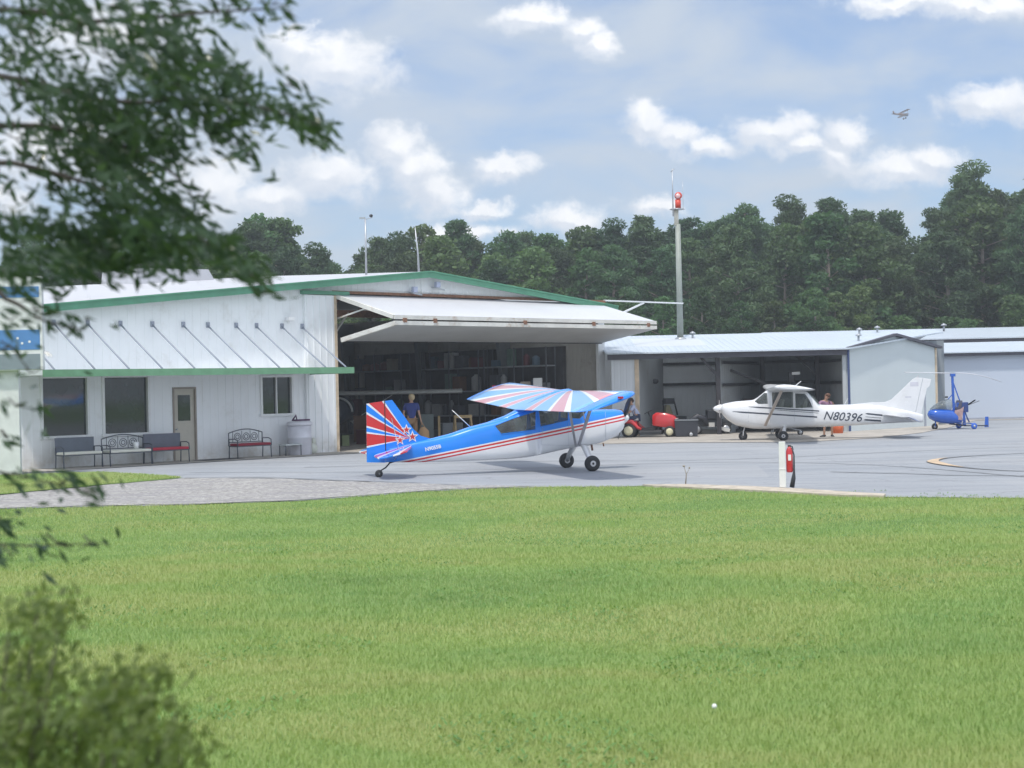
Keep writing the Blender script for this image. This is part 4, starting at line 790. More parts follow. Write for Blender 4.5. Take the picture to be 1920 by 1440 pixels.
# half width, top, bottom, exponent
T1 = [(1.22, .20, 1.46, 1.12, 2), (1.16, .33, 1.53, .98, 2.2), (1.0, .38, 1.55, .84, 2.5), (.57, .41, 1.56, .68, 2.8), (.2, .40, 1.54, .62, 3.2), (.08, .40, 1.60, .61, 3.6), (-.15, .40, 1.97, .60, 4.6), (-.6, .40, 1.99, .53, 5), (-1.2, .385, 1.76, .42, 5), (-1.45, .375, 1.62, .385, 4.5), (-1.8, .355, 1.48, .36, 4.2), (-2.17, .33, 1.37, .35, 4), (-2.92, .27, 1.21, .34, 3.4), (-3.44, .225, 1.05, .335, 3), (-3.9, .18, .95, .34, 3), (-4.4, .13, .86, .35, 3), (-5.0, .06, .72, .38, 2.5), (-5.12, .045, .68, .38, 2.5)]
holes = [[(-2.35, 1.22), (-2.19, 1.00), (-1.30, 1.09), (-1.27, 1.56), (-1.87, 1.39)], [(-1.20, 1.55), (-1.16, 1.16), (-.42, 1.30), (-.38, 1.89), (-.9, 1.80), (-1.2, 1.62)], [(-.32, 1.89), (-.34, 1.36), (-.10, 1.34), (.13, 1.53), (-.12, 1.88)]]
xs = [1.22, 1.2, 1.16, 1.1, 1.0]+[1.0-.1*i for i in range(1, 61)]+[-5.12]
body_mesh(T1, xs, holes, M_fus, AC)
for i, h in enumerate(holes):
    for s in (-1, 1): side_panel(h, T1, .003, s).build('windscreen' if i == 2 else 'cabin_window', M_gl, AC)
for s in (-1, 1):
    e = MB()
    for h in holes[:2]: e.tube([(x, s*(halfw(T1, x, z)+.004), z) for x, z in h+h[:1]], .012, 6, smooth=False)
    e.build('window_trim', M_strut if s > 0 else M_bl, AC)
i_ = MB(); i_.cbox((-.85, 0, .95), (1.9, .62, .12)); i_.build('cabin_floor', M_int, AC)
for x in (-.75, -1.6): MB().prism([(x, .98), (x+.42, .98), (x+.42, 1.06), (x+.1, 1.08), (x-.06, 1.5), (x-.14, 1.5)], None, -.2, .2).build('cabin_seat', M_int, AC)
MB().prism([(-.12, 1.0), (.06, 1.0), (.06, 1.48), (-.08, 1.46)], None, -.34, .34).build('instrument_panel', M_black, AC)
def foil(le, te, camber, n=9):
    (x0, z0), (x1, z1) = le, te; up_, lo = [], []
    for i in range(n+1):
        t = .5-.5*cos(pi*i/n); x = x0+(x1-x0)*t; z = z0+(z1-z0)*t; th = camber*5*(.2969*t**.5-.126*t-.3516*t*t+.2843*t**3-.1015*t**4)
        up_.append((x, z+th*1.35)); lo.append((x, z-th*.6))
    return up_+lo[-2:0:-1]
def wing(y0, y1, n=14):
    out = []
    for i in range(n+1):
        y = y0+(y1-y0)*i/n; t = y/5.1; a = abs(t); k = max(0, (a-.90)/.10); k = 1-math.sqrt(max(0, 1-k*k))
        le = -.22-.55*k-.03*a; te = -1.72+.36*k; dz = .13*a+.15*t+.10
        th = .19*(1-.85*k); zl = 1.915-(-.22-le)*.3; out.append([(x, y, z+dz) for x, z in foil((le, zl), (te, 1.50+k*.06), th)])
    return out
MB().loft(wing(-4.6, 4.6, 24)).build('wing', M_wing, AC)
for s in (-1, 1): MB().loft(wing(4.6*s, 5.099*s, 12)).build('wing_tip', M_bl, AC)
MB().loft([[(x, w_*cos(a), z+h_*sin(a)) for a in [2*pi*i/16 for i in range(16)]] for x, z, w_, h_ in ((-2.5, 1.27, .10, .03), (-2.0, 1.40, .20, .06), (-1.5, 1.60, .24, .10), (-1.0, 1.82, .24, .12), (-.6, 1.96, .22, .12), (-.25, 2.04, .18, .08), (-.08, 2.02, .06, .03))]).build('spine_fairing', M_bl, AC)
for s in (-1, 1):
    MB().cbox((-.78 if s < 0 else -.75, 5.12*s, 1.90 if s < 0 else 2.22), (.12, .06, .05)).build('nav_light', mat('nav_red', (.4, .02, .02), .2), AC)
    dz = .13*.5+.15*.5*s+.10
    st = MB(); st.bar((-.14, .39*s, .66), (-.48, 2.6*s, 1.83+dz), .035, .075, (1, 0, 0)); st.build('wing_strut', M_strut, AC)
    st = MB(); st.bar((-.22, .39*s, .64), (-1.15, 2.6*s, 1.63+dz), .03, .06, (1, 0, 0)); st.build('wing_strut', M_strut, AC)
    st = MB(); st.bar((-.32, 1.4*s, 1.27+dz*.5), (-.45, 1.5*s, 1.78+dz*.6), .02, .02); st.build('jury_strut', M_strut, AC)
    l = MB(); l.loft([[(x+dx, y, z+dz2) for dx, dz2 in ((-.09*w_, 0), (0, .03), (.09*w_, 0), (0, -.03))] for x, y, z, w_ in ((.02, .25*s, .66, 1.2), (.02, .40*s, .62, 1.1), (.0, .72*s, .40, .9), (0, .93*s, .22, .7))]); l.build('gear_leg', M_wh, AC)
    w_ = MB().lathe([(.10, -.075), (.15, -.08), (.195, -.05), (.205, 0), (.195, .05), (.15, .08), (.10, .075)], (0, 1.0*s, .207), (0, 1, 0), 30).build('wheel', M_dark, AC)
    MB().lathe([(0, -.07), (.05, -.078), (.102, -.072), (.102, .072), (.05, .078), (0, .07)], (0, 1.0*s, .207), (0, 1, 0), 20).build('hub', mat('hub_silver', (.55, .55, .56), .45), w_)
MB().tube([(.3, -.15, .64), (.32, -.15, .5)], .03, 8).tube([(.6, -.2, .68), (.62, -.2, .60)], .02, 8).build('exhaust_pipe', M_rust, AC)
# fin, rudder, tailplane
MB().prism([(-3.95, .93), (-4.22, 1.02), (-4.40, 1.19), (-4.58, 1.45), (-4.93, 1.935), (-5.11, 1.915), (-5.11, .45), (-4.3, .6)], None, -.026, .026).build('tail_fin', M_fin, AC)
MB().prism([(-5.13, 1.912), (-5.36, 1.885), (-5.58, 1.855), (-5.60, .395), (-5.13, .372)], None, -.022, .022).build('rudder', M_fin, AC)
MB().box(-5.132, -5.108, -.028, .028, .5, 1.9).build('hinge_line', M_dark, AC)
for s in (-1, 1):
    z = lambda x, y: .80+.22*(x+4.5)+ (-.03 if s < 0 else .03)*abs(y)
    pl = [(-4.48, .1), (-4.62, .7), (-4.86, 1.28), (-5.1, 1.42), (-5.45, 1.40), (-5.56, 1.2), (-5.52, .5), (-5.30, .06)]
    b = MB(); top = [(x, y*s, z(x, y)+.018) for x, y in pl]; bo_ = [(x, y*s, z(x, y)-.018) for x, y in pl]; n = len(pl)
    b.add(top+bo_, [tuple(range(n)), tuple(range(2*n-1, n-1, -1))]+[(i, (i+1) % n, n+(i+1) % n, n+i) for i in range(n)]); b.build('tailplane', M_stab, AC, bevel=.01)
    b = MB(); b.tube([(-4.95, 0, 1.5), (-4.95, .8*s, z(-4.95, .8))], .008, 5).tube([(-4.95, .8*s, z(-4.95, .8)), (-4.9, 0, .42)], .008, 5); b.build('brace_wire', M_steel, AC)
def star(c, r, s, rr=.42, rot=.3): return [(c[0]+r*(1 if i % 2 == 0 else rr)*cos(rot+pi*i/5), c[1]+r*(1 if i % 2 == 0 else rr)*sin(rot+pi*i/5)) for i in range(10)]
for s in (-1, 1):
    for c, r in (((-4.58, 1.18), .105), ((-4.43, 1.00), .115), ((-4.75, .92), .10)):
        yy = .030 if c[0] < -4.55 and c[1] > .9 else .030; yy = max(.030, (halfw(T1, c[0], min(c[1], interp(T1, c[0])[1]-.02))+.004) if c[1]-r < interp(T1, c[0])[1] else .030)
        so = MB().prism(star(c, r*1.38, s), None, min(s*yy, s*(yy+.006)), max(s*yy, s*(yy+.006))).build('star_emblem', M_white, AC)
        MB().prism(star(c, r*.86, s, .40), None, min(s*(yy+.006), s*(yy+.011)), max(s*(yy+.006), s*(yy+.011))).build('red_star', M_red, so)
MR = Matrix.Translation((-3.95, -.205, .705)) @ Matrix.Rotation(R(-10), 4, 'Y') @ Matrix.Rotation(R(90), 4, 'X')
text_mesh('N9055B', .125, M_white, 'registration', .004, 0, AC, Matrix.Translation((0, -.012, 0)) @ MR, .004)
MB().tube([(-4.88, 0, .40), (-5.02, 0, .36), (-5.12, 0, .25), (-5.28, 0, .16)], [.02, .02, .02, .016], 8).tube([(-5.0, 0, .70), (-5.02, 0, .36)], .02, 8).build('tail_spring', M_black, AC)
o = MB().lathe([(.03, -.03), (.085, -.032), (.10, 0), (.085, .032), (.03, .03)], (-5.30, 0, .10), (0, 1, 0), 20).build('tail_wheel', M_dark, AC); MB().lathe([(0, -.03), (.035, -.03), (.035, .03), (0, .03)], (-5.30, 0, .10), (0, 1, 0), 12).build('hub', M_steel, o)
MB().tube([(-2.9, 0, 1.19), (-3.38, 0, 1.64)], [.013, .008], 6).build('antenna', M_white, AC)
MB().lathe([(.13, -.02), (.13, .02), (.11, .08), (.06, .17), (0, .21)], (1.22, 0, 1.29), (1, 0, .19), 20).build('spinner', M_wh, AC)
pr = MB(); ax = Vector((1, 0, .19)).normalized()
for s in (-1, 1):
    d = Vector((0, -cos(R(38)), sin(R(38))))*s; d = (d-ax*d.dot(ax)).normalized(); tn = ax.cross(d)
    pr.loft([[Vector((1.27, 0, 1.30))+d*r_+ (tn*cos(tw)+ax*sin(tw))*w_*a+(ax*cos(tw)-tn*sin(tw))*th*b for a, b in ((-1, 0), (-.3, 1), (.5, .8), (1, 0), (0, -.6))] for r_, w_, tw, th in ((.08, .03, .9, .02), (.3, .065, .75, .014), (.6, .07, .5, .009), (.86, .05, .35, .006), (.93, .02, .3, .003))])
pr.build('propeller', M_black, AC)
c = MB(); [c.lathe([(0, 0), (.07, 0), (.07, .012), (0, .012)], (1.17, s*.2, 1.30), (1, 0, .2), 14) for s in (-1, 1)]; c.build('air_intake', M_dark, AC)
ln = MB(); ln.tube([(.60, -.412, .75), (.60, -.42, 1.1), (.60, -.412, 1.5)], .004, 4); ln.tube([(-1.1, -.392, 1.14), (-1.15, -.396, .7), (-.42, -.40, .66), (-.40, -.404, 1.25)], .003, 4); ln.build('panel_seam', mat('seam_grey'), AC)

# white aeroplane
M_nav = mat('charcoal_stripe', (.035, .045, .07), .4)
CS = thing('white_aeroplane', 'white high wing aeroplane with black side stripes parked', 'aeroplane', (9.98, 57.1, 0), R(173))   # local x = nose
CS.rotation_euler = (0, 0, math.atan2(math.sin(R(7)), -math.cos(R(7))))
T2 = [(2.22, .20, 1.32, 1.08, 2), (2.12, .36, 1.39, .92, 2.2), (1.96, .45, 1.42, .76, 2.5), (1.68, .50, 1.47, .58, 2.8), (1.33, .52, 1.49, .49, 3), (1.02, .53, 1.51, .44, 3.2), (.86, .53, 1.60, .43, 3.6), (.55, .53, 1.84, .42, 4), (.40, .53, 1.90, .42, 4.6), (.0, .53, 1.93, .43, 5), (-.5, .52, 1.92, .45, 5), (-.92, .50, 1.80, .46, 4.6), (-1.15, .48, 1.56, .46, 4), (-1.36, .45, 1.30, .46, 3.4), (-1.6, .43, 1.27, .455, 3), (-2.6, .33, 1.27, .49, 3), (-3.5, .23, 1.22, .53, 3), (-4.5, .12, 1.02, .565, 3), (-5.15, .05, .85, .57, 2.5)]
h2 = [[(.98, 1.46), (.62, 1.76), (.52, 1.76), (.50, 1.36), (.84, 1.36)], [(.34, 1.78), (-.42, 1.78), (-.42, 1.19), (.34, 1.24)], [(-.50, 1.72), (-.50, 1.18), (-1.12, 1.19), (-1.02, 1.46), (-.86, 1.70)]]
xs = [2.22, 2.2, 2.16, 2.12, 2.05]+[2.05-.1*i for i in range(1, 72)]+[-5.15]
body_mesh(T2, xs, h2, M_wh, CS, ymin=.2)
for i, h in enumerate(h2):
    for s in (-1, 1): side_panel(h, T2, .003, s).build('windscreen' if i == 0 else 'cabin_window', M_gl, CS)
MB().prism([(-1.22, 1.26), (-1.40, 1.30), (-1.20, 1.58), (-1.05, 1.70)], None, -.36, .36).build('rear_window', glass_mat('aircraft_glass'), CS)
for x in (.1, -.75): MB().prism([(x-.1, .9), (x+.38, .9), (x+.38, 1.02), (x+.02, 1.04), (x-.12, 1.52), (x-.22, 1.5)], None, -.42, .42).build('cabin_seat', M_int, CS)
MB().prism([(.62, .9), (.8, .9), (.8, 1.5), (.66, 1.46)], None, -.44, .44).build('instrument_panel', M_black, CS)
for s in (1, -1):
    for (a, b, za, zb, th) in ((1.20, -1.36, 1.265, 1.055, .022), (1.80, -1.28, 1.10, .835, .026), (.3, -1.33, 1.14, .98, .009), (-3.05, -3.66, .925, .85, .028), (-2.98, -3.60, .70, .645, .030), (-3.02, -3.62, .81, .75, .008)):
        n = 18; vs = []
        for i in range(n+1):
            x = a+(b-a)*i/n; z = za+(zb-za)*i/n; tt = th*(min(1, .3+i/3))
            for zz in (z-tt, z+tt): vs.append((x, s*(halfw(T2, x, zz)+.004), zz))
        MB().add(vs, [(2*i, 2*i+1, 2*i+3, 2*i+2) for i in range(n)]).build('side_stripe', M_nav, CS)
    flip = Matrix.Rotation(R(90), 4, 'X') if s < 0 else Matrix.Rotation(R(180), 4, 'Z') @ Matrix.Rotation(R(90), 4, 'X')
    tilt = Matrix.Rotation(R(-5*1.0), 4, 'Y')
    o = text_mesh('N80396', .43, M_nav, 'registration', .003, .28, CS, Matrix.Translation((-2.20, 0, .82)) @ tilt @ flip, .001)
    for v in o.data.vertices: v.co.y = s*(halfw(T2, v.co.x, v.co.z)+.004+max(0, s*v.co.y)*1.5)
def wing2(y0, y1, n):
    out = []
    for i in range(n+1):
        y = y0+(y1-y0)*i/n; a = abs(y)/5.4; k = max(0, (a-.93)/.07); k = 1-math.sqrt(max(0, 1-k*k)); tp = max(0, (a-.45)/.55)
        le = .52-.06*tp-.22*k; te = -1.10+.28*tp+.22*k; th = .19*(1-.75*k)
        out.append([(x, y, z) for x, z in foil((le, 1.87+.10*a), (te, 1.80+.10*a), th)])
    return out
MB().loft(wing2(-5.39, 5.39, 30)).build('wing', mat('wing_white', (.76, .77, .78), .3, coat=.4), CS)
for s in (-1, 1):
    MB().bar((.62, .53*s, .56), (.10, 2.5*s, 1.83), .035, .10, (1, 0, 0)).build('wing_strut', mat('tan_strut', (.50, .43, .38), .4), CS)
    w_ = MB().lathe([(.08, -.075), (.14, -.08), (.175, -.05), (.185, 0), (.175, .05), (.14, .08), (.08, .075)], (-.0, 1.2*s, .187), (0, 1, 0), 28).build('wheel', M_dark, CS)
    MB().lathe([(0, -.07), (.05, -.078), (.09, -.072), (.09, .072), (.05, .078), (0, .07)], (0, 1.2*s, .187), (0, 1, 0), 20).build('hub', mat('hub_silver'), w_)
    MB().loft([[(x+dx, y, z+dz) for dx, dz in ((-.07, 0), (0, .025), (.07, 0), (0, -.025))] for x, y, z in ((-.1, .35*s, .52), (-.08, .55*s, .46), (0, 1.12*s, .20))]).build('gear_leg', M_wh, CS)
    b = MB(); pl = [(-3.68, .1), (-3.86, 1.5), (-4.0, 1.62), (-4.42, 1.62), (-4.50, .12)]
    b.loft([[(x0, y, z0), ((x0+x1)/2, y, (z0+z1)/2+.035), (x1, y, z1), ((x0+x1)/2, y, (z0+z1)/2-.03)] for y, x0, x1, z0, z1 in ((.08*s, -3.66, -4.48, .86, .79), (.9*s, -3.76, -4.46, .86, .79), (1.6*s, -3.90, -4.42, .86, .80))]); b.build('tailplane', M_wh, CS)
    b = MB(); b.loft([[(x0, y, z0), (x0-.2, y, z0-.06), (x1, y, z1), (x0-.2, y, z0-.10)] for y, x0, x1, z0, z1 in ((.12*s, -4.49, -4.98, .79, .58), (1.6*s, -4.43, -4.84, .80, .60))]); b.build('elevator', mat('elevator_blue_grey', (.35, .40, .58), .4), CS)
MB().prism([(-2.5, 1.26), (-3.3, 1.33), (-3.80, 1.33), (-4.03, 1.43), (-4.80, 2.15), (-4.92, 2.21), (-5.16, 2.19), (-4.86, .9), (-4.3, .9)], None, -.035, .035).build('tail_fin', M_wh, CS, bevel=.01)
MB().prism([(-5.18, 2.185), (-5.47, 2.13), (-5.40, 1.88), (-5.30, 1.80), (-5.02, .60), (-4.80, .60), (-4.88, .9)], None, -.03, .03).build('rudder', M_wh, CS, bevel=.01)
MB().tube([(-4.95, 0, 2.2), (-5.02, 0, 2.27)], .02, 6).build('tail_beacon', M_strut, CS)
MB().cbox((-4.85, -.037, 1.97), (.3, .004, .16)).cbox((-4.85, .037, 1.97), (.3, .004, .16)).cbox((-4.62, .037, 1.50), (.22, .004, .05)).cbox((-4.62, -.037, 1.50), (.22, .004, .05)).build('faded_tail_mark', mat('faded_grey_mark', (.58, .58, .64), .5), CS)
w_ = MB().lathe([(.07, -.05), (.12, -.06), (.155, -.04), (.165, 0), (.155, .04), (.12, .06), (.07, .05)], (1.42, 0, .167), (0, 1, 0), 24).build('nose_wheel', M_dark, CS); MB().lathe([(0, -.05), (.07, -.05), (.07, .05), (0, .05)], (1.42, 0, .167), (0, 1, 0), 16).build('hub', mat('hub_silver'), w_)
MB().tube([(1.42, .08, .17), (1.40, .08, .36), (1.37, 0, .42), (1.33, 0, .6)], .022, 8).tube([(1.42, -.08, .17), (1.40, -.08, .36), (1.37, 0, .42)], .022, 8).build('nose_fork', M_wh, CS)
MB().lathe([(.17, -.03), (.17, 0), (.14, .10), (.08, .22), (0, .30)], (2.23, 0, 1.20), (1, 0, .05), 20).build('spinner', M_wh, CS)
pr = MB()
for s in (-1, 1):
    d = Vector((0, .94, -.34))*s; tn = Vector((1, 0, 0)).cross(d)
    pr.loft([[Vector((2.27, 0, 1.20))+d*r_+(tn*.9+Vector((.4, 0, 0)))*w_*a+Vector((1, 0, 0))*th*b for a, b in ((-1, 0), (-.3, 1), (.5, .8), (1, 0), (0, -.6))] for r_, w_, th in ((.1, .03, .02), (.4, .07, .012), (.75, .06, .008), (.93, .02, .004))])
pr.build('propeller', mat('propeller_grey', (.25, .24, .24), .4), CS)
c = MB(); [c.lathe([(0, 0), (.09, 0), (.09, .012), (0, .012)], (2.14, s*.22, 1.16), (1, 0, 0), 14) for s in (-1, 1)]; c.build('air_intake', M_dark, CS)
MB().tube([(-.5, 0, 1.97), (-.76, 0, 2.17)], [.018, .010], 6).build('antenna', M_white, CS); MB().tube([(-2.3, 0, 1.25), (-2.45, 0, 1.5)], [.012, .006], 6).build('antenna', M_white, CS)
ln = MB(); [ln.tube([(x, s*(halfw(T2, x, z)+.003), z) for z in (.5, .7, .9, 1.1, 1.3, 1.45)], .004, 4) for x in (1.22, .42, -.46) for s in (-1, 1)]; ln.build('panel_seam', mat('seam_grey'), CS)

# gyroplane
GY = thing('gyroplane', 'small blue open gyroplane with two blade rotor on mast', 'gyroplane', (18.7, 64.5, 0)); GY.rotation_euler = (0, 0, math.atan2(-math.sin(R(8)), -math.cos(R(8))))
M_gb = mat('deep_blue_gloss', (.01, .10, .50), .2, var=.1, coat=.8)
T3 = [(1.33, .05, .70, .60, 2), (1.26, .20, .82, .48, 2), (1.1, .30, .88, .38, 2.2), (.85, .36, .89, .29, 2.4), (.5, .38, .86, .24, 2.6), (.25, .36, .80, .24, 2.6), (0, .30, .62, .26, 2.4), (-.1, .22, .50, .28, 2)]
MB().loft([ring(x, *interp(T3, x), n=28) for x in [1.33, 1.31, 1.26, 1.18, 1.1, 1.0, .85, .7, .5, .35, .25, .1, 0, -.1]]).build('pod', M_gb, GY)
T4 = [(1.20, .10, .90, .80, 2), (1.0, .24, 1.06, .8, 2), (.75, .30, 1.19, .8, 2.2), (.5, .32, 1.27, .8, 2.4), (.38, .31, 1.29, .8, 2.4)]
MB().loft([ring(x, *interp(T4, x), n=24) for x in (1.20, 1.15, 1.0, .9, .75, .6, .5, .38)], cap=False).build('windscreen', glass_mat('gyro_glass', (.6, .66, .75), .55), GY)
MB().prism([(.0, .55), (.42, .55), (.42, .68), (.14, .72), (-.02, 1.22), (-.14, 1.2)], None, -.2, .2).build('seat', mat('dark_seat', (.08, .08, .12), .7), GY, bevel=.03)
for s in (-1, 1): MB().prism([(-.02, .38), (.32, .44), (.28, .80), (.05, .84), (-.12, .95)], None, min(.30*s, .33*s), max(.30*s, .33*s)).build('side_panel', mat('peach_grey_panel', (.42, .28, .27), .5, var=.35, vscale=5), GY, bevel=.01)
MB().bar((.18, 0, .5), (.22, 0, 2.25), .07, .09).bar((-.12, 0, 1.1), (.18, 0, 1.95), .04, .04).bar((.45, 0, 1.25), (.2, 0, 1.5), .03, .03).build('mast', M_gb, GY)
MB().cbox((.2, 0, 2.28), (.2, .12, .12)).build('rotor_head', M_gb, GY); MB().cbox((.0, 0, 1.02), (.16, .3, .2)).build('gearbox', M_gb, GY); MB().cbox((.5, 0, 1.36), (.1, .1, .07)).build('mirror', M_black, GY)
rt = MB()
for s, sag in ((1, -.06), (-1, .42)):
    rt.loft([[(.2+s*r_*.985, -s*r_*.16, z+dz_) if False else (.2+s*r_*.98+dx*.16, -s*r_*.20+dx, z+dzz) for dx, dzz in ((-.10, 0), (0, .018), (.10, 0), (0, -.014))] for r_, z in [(.1+1.9*i/8, 2.36+(.08*(i/8) if s > 0 else 0)-(sag*(i/8)**2 if s < 0 else 0)) for i in range(9)]])
rt.build('rotor_blade', mat('blade_grey', (.72, .74, .80), .4), GY)
MB().loft([[(-.42, y+dy, z+dz) for dy, dz in ((-.05, -.02), (.05, -.02), (.05, .02), (-.05, .02))] for y, z in ((-.75, .78), (0, 1.0), (.75, 1.22))]).bar((-.42, .05, 1.0), (-.80, .35, 1.18), .05, .02).build('propeller', M_black, GY)
MB().cbox((-.22, 0, .92), (.34, .34, .42)).tube([(-.2, .2, .8), (-.3, .2, .5), (-.42, .15, .3)], .03, 8).build('engine', mat('engine_dark_blue', (.03, .06, .22), .4, var=.3, vscale=8), GY, bevel=.02)
MB().bar((.4, 0, .24), (-.35, 0, .14), .06, .06).bar((-.35, 0, .14), (-1.3, 0, .12), .05, .05).build('keel_boom', mat('dark_boom', (.03, .04, .08), .4), GY)
MB().prism([(-1.16, .06), (-1.34, .06), (-1.34, .50), (-1.20, .50)], None, -.015, .015).build('tail_fin', M_gb, GY, bevel=.005); MB().prism([(-.42, .15), (-.56, .15), (-.52, .82), (-.44, .82)], None, -.5, -.47).build('tail_fin', M_gb, GY, bevel=.005)
MB().cbox((-.3, 0, .25), (.12, 1.5, .04)).build('axle', M_gb, GY)
for x, y, r_ in ((-.36, -.75, .14), (-.36, .75, .14), (1.04, 0, .14)):
    w_ = MB().lathe([(.05, -.04), (.11, -.045), (r_, 0), (.11, .045), (.05, .04)], (x, y, r_), (0, 1, 0), 22).build('wheel', M_dark if x > 0 else M_gb, GY); MB().lathe([(0, -.045), (.05, -.045), (.05, .045), (0, .045)], (x, y, r_), (0, 1, 0), 14).build('hub', M_steel, w_)
MB().tube([(.98, 0, .45), (1.04, .06, .14)], .02, 8).tube([(.98, 0, .45), (1.04, -.06, .14)], .02, 8).build('nose_fork', M_gb, GY)

# biplane far off in the sky
BP = thing('biplane', 'tiny biplane flying in the sky at upper right', 'aeroplane', (128.6, 500, 88.0), R(3)); BP.rotation_euler = (R(0), R(4), R(8))
M_bi = mat('biplane_brown', (.14, .05, .02), .5, var=.2); M_bn = mat('biplane_navy', (.03, .05, .16), .5)
MB().loft([ring(x, *interp([(-2.7, .1, .15, -.12, 2), (-1, .3, .3, -.3, 2.4), (.6, .4, .42, -.42, 2.4), (1.6, .42, .42, -.42, 2.2), (2.1, .3, .25, -.3, 2)], x), n=16) for x in (-2.7, -1.8, -1, 0, .6, 1.2, 1.6, 1.9, 2.1)]).build('fuselage', M_bi, BP)
MB().lathe([(0, 0), (.44, 0), (.44, .7), (.2, .9), (0, 1.0)], (1.55, 0, 0), (1, 0, 0), 16).build('cowling', M_bn, BP)
for z, x0, h_ in ((1.15, 1.1, 'upper_wing'), (-.30, .7, 'lower_wing')): MB().loft([[(x0+.55, y, z), (x0, y, z+.08), (x0-.6, y, z), (x0, y, z-.05)] for y in (-3.8, 3.8)]).build(h_, mat('biplane_wing', (.20, .10, .10), .5), BP)
st = MB(); [st.bar((1.0, y, -.25), (1.2, y, 1.15), .06, .06) for y in (-2.6, 2.6, -.5, .5)]; st.build('wing_strut', M_bi, BP)
MB().prism([(-2.2, .1), (-2.85, .1), (-2.9, .95), (-2.5, .95)], None, -.04, .04).build('tail_fin', M_bi, BP); MB().cbox((-2.5, 0, .1), (.7, 2.4, .06)).build('tailplane', M_bi, BP)
for y in (-.9, .9): MB().lathe([(0, -.08), (.3, -.08), (.3, .08), (0, .08)], (1.3, y, -1.15), (0, 1, 0), 14).build('wheel', M_dark, BP); MB().bar((1.1, y*.3, -.35), (1.3, y, -1.1), .08, .06).build('gear_leg', M_bi, BP)
# ------------------------------------------------------------------ vegetation
def leafmat(name, c0, c1, trans=.35, objvar=True, rough=.6):
    m = bpy.data.materials.new(name); m.use_nodes = True; t = m.node_tree; t.nodes.clear(); g = NT(t)
    tc = g.n('ShaderNodeTexCoord').outputs['Object']; isl = g.n('ShaderNodeNewGeometry').outputs['Random Per Island']
    col = g.mix(g.m('ADD', g.m('MULTIPLY', g.noise(tc, .9, 3), .6), g.m('MULTIPLY', isl, .4)), c0, c1)
    if objvar:
        r_ = g.n('ShaderNodeObjectInfo').outputs['Random']
        hs = g.n('ShaderNodeHueSaturation'); g.put(hs.inputs['Hue'], g.rng(r_, 0, 1, .455, .525)); g.put(hs.inputs['Value'], g.rng(g.m('FRACT', g.m('MULTIPLY', r_, 7.3)), 0, 1, .65, 1.35)); g.put(hs.inputs['Color'], col); col = hs.outputs[0]
    d = g.n('ShaderNodeBsdfPrincipled'); g.put(d.inputs['Base Color'], col); d.inputs['Roughness'].default_value = rough; d.inputs['Specular IOR Level'].default_value = .35
    tr = g.n('ShaderNodeBsdfTranslucent'); g.put(tr.inputs[0], g.vm('MULTIPLY', col, (1.3, 1.35, .7)))
    mx = g.n('ShaderNodeMixShader'); mx.inputs[0].default_value = trans; t.links.new(d.outputs[0], mx.inputs[1]); t.links.new(tr.outputs[0], mx.inputs[2])
    o = g.n('ShaderNodeOutputMaterial'); t.links.new(mx.outputs[0], o.inputs[0]); return m
def quads_mesh(name, C, A, B, m, tri=False):
    "leaf cards: centres C, half axes A and B (n,3); four-corner rhombs"
    n = len(C); V = np.empty((n, 4, 3), np.float32); V[:, 0] = C-A; V[:, 1] = C-B; V[:, 2] = C+A; V[:, 3] = C+B
    me = bpy.data.meshes.new(name); me.vertices.add(n*4); me.vertices.foreach_set('co', V.reshape(-1)); me.loops.add(n*4); me.loops.foreach_set('vertex_index', np.arange(n*4, dtype=np.int32))
    me.polygons.add(n); me.polygons.foreach_set('loop_start', np.arange(0, n*4, 4, dtype=np.int32)); me.polygons.foreach_set('loop_total', np.full(n, 4, np.int32)); me.update(calc_edges=True)
    if m is not None: me.materials.append(m)
    return me
def unit(v): return v/np.maximum(1e-6, np.linalg.norm(v, axis=-1, keepdims=True))
def clump(rng, cs, rs, per, size, flat=.6):
    Cs, As, Bs = [], [], []
    for c, r_ in zip(cs, rs):
        k = int(per*r_**1.6); d = unit(rng.normal(size=(k, 3))); rad = r_*rng.uniform(.55, 1.05, (k, 1))
        p = np.array(c)+d*rad*np.array([1, 1, flat]); a = unit(rng.normal(size=(k, 3))+d*.2); b = unit(np.cross(a, rng.normal(size=(k, 3))+d))
        s = size*rng.uniform(.6, 1.4, (k, 1)); Cs.append(p); As.append(a*s); Bs.append(b*s*.65)
    return np.concatenate(Cs), np.concatenate(As), np.concatenate(Bs)
M_bark = mat('pine_bark', (.30, .25, .21), .9, var=.3, vscale=2); M_pine = leafmat('pine_foliage', (.036, .088, .044), (.095, .170, .075), .3); M_broad = leafmat('broadleaf_foliage', (.045, .105, .044), (.120, .200, .075), .35)
protos = []
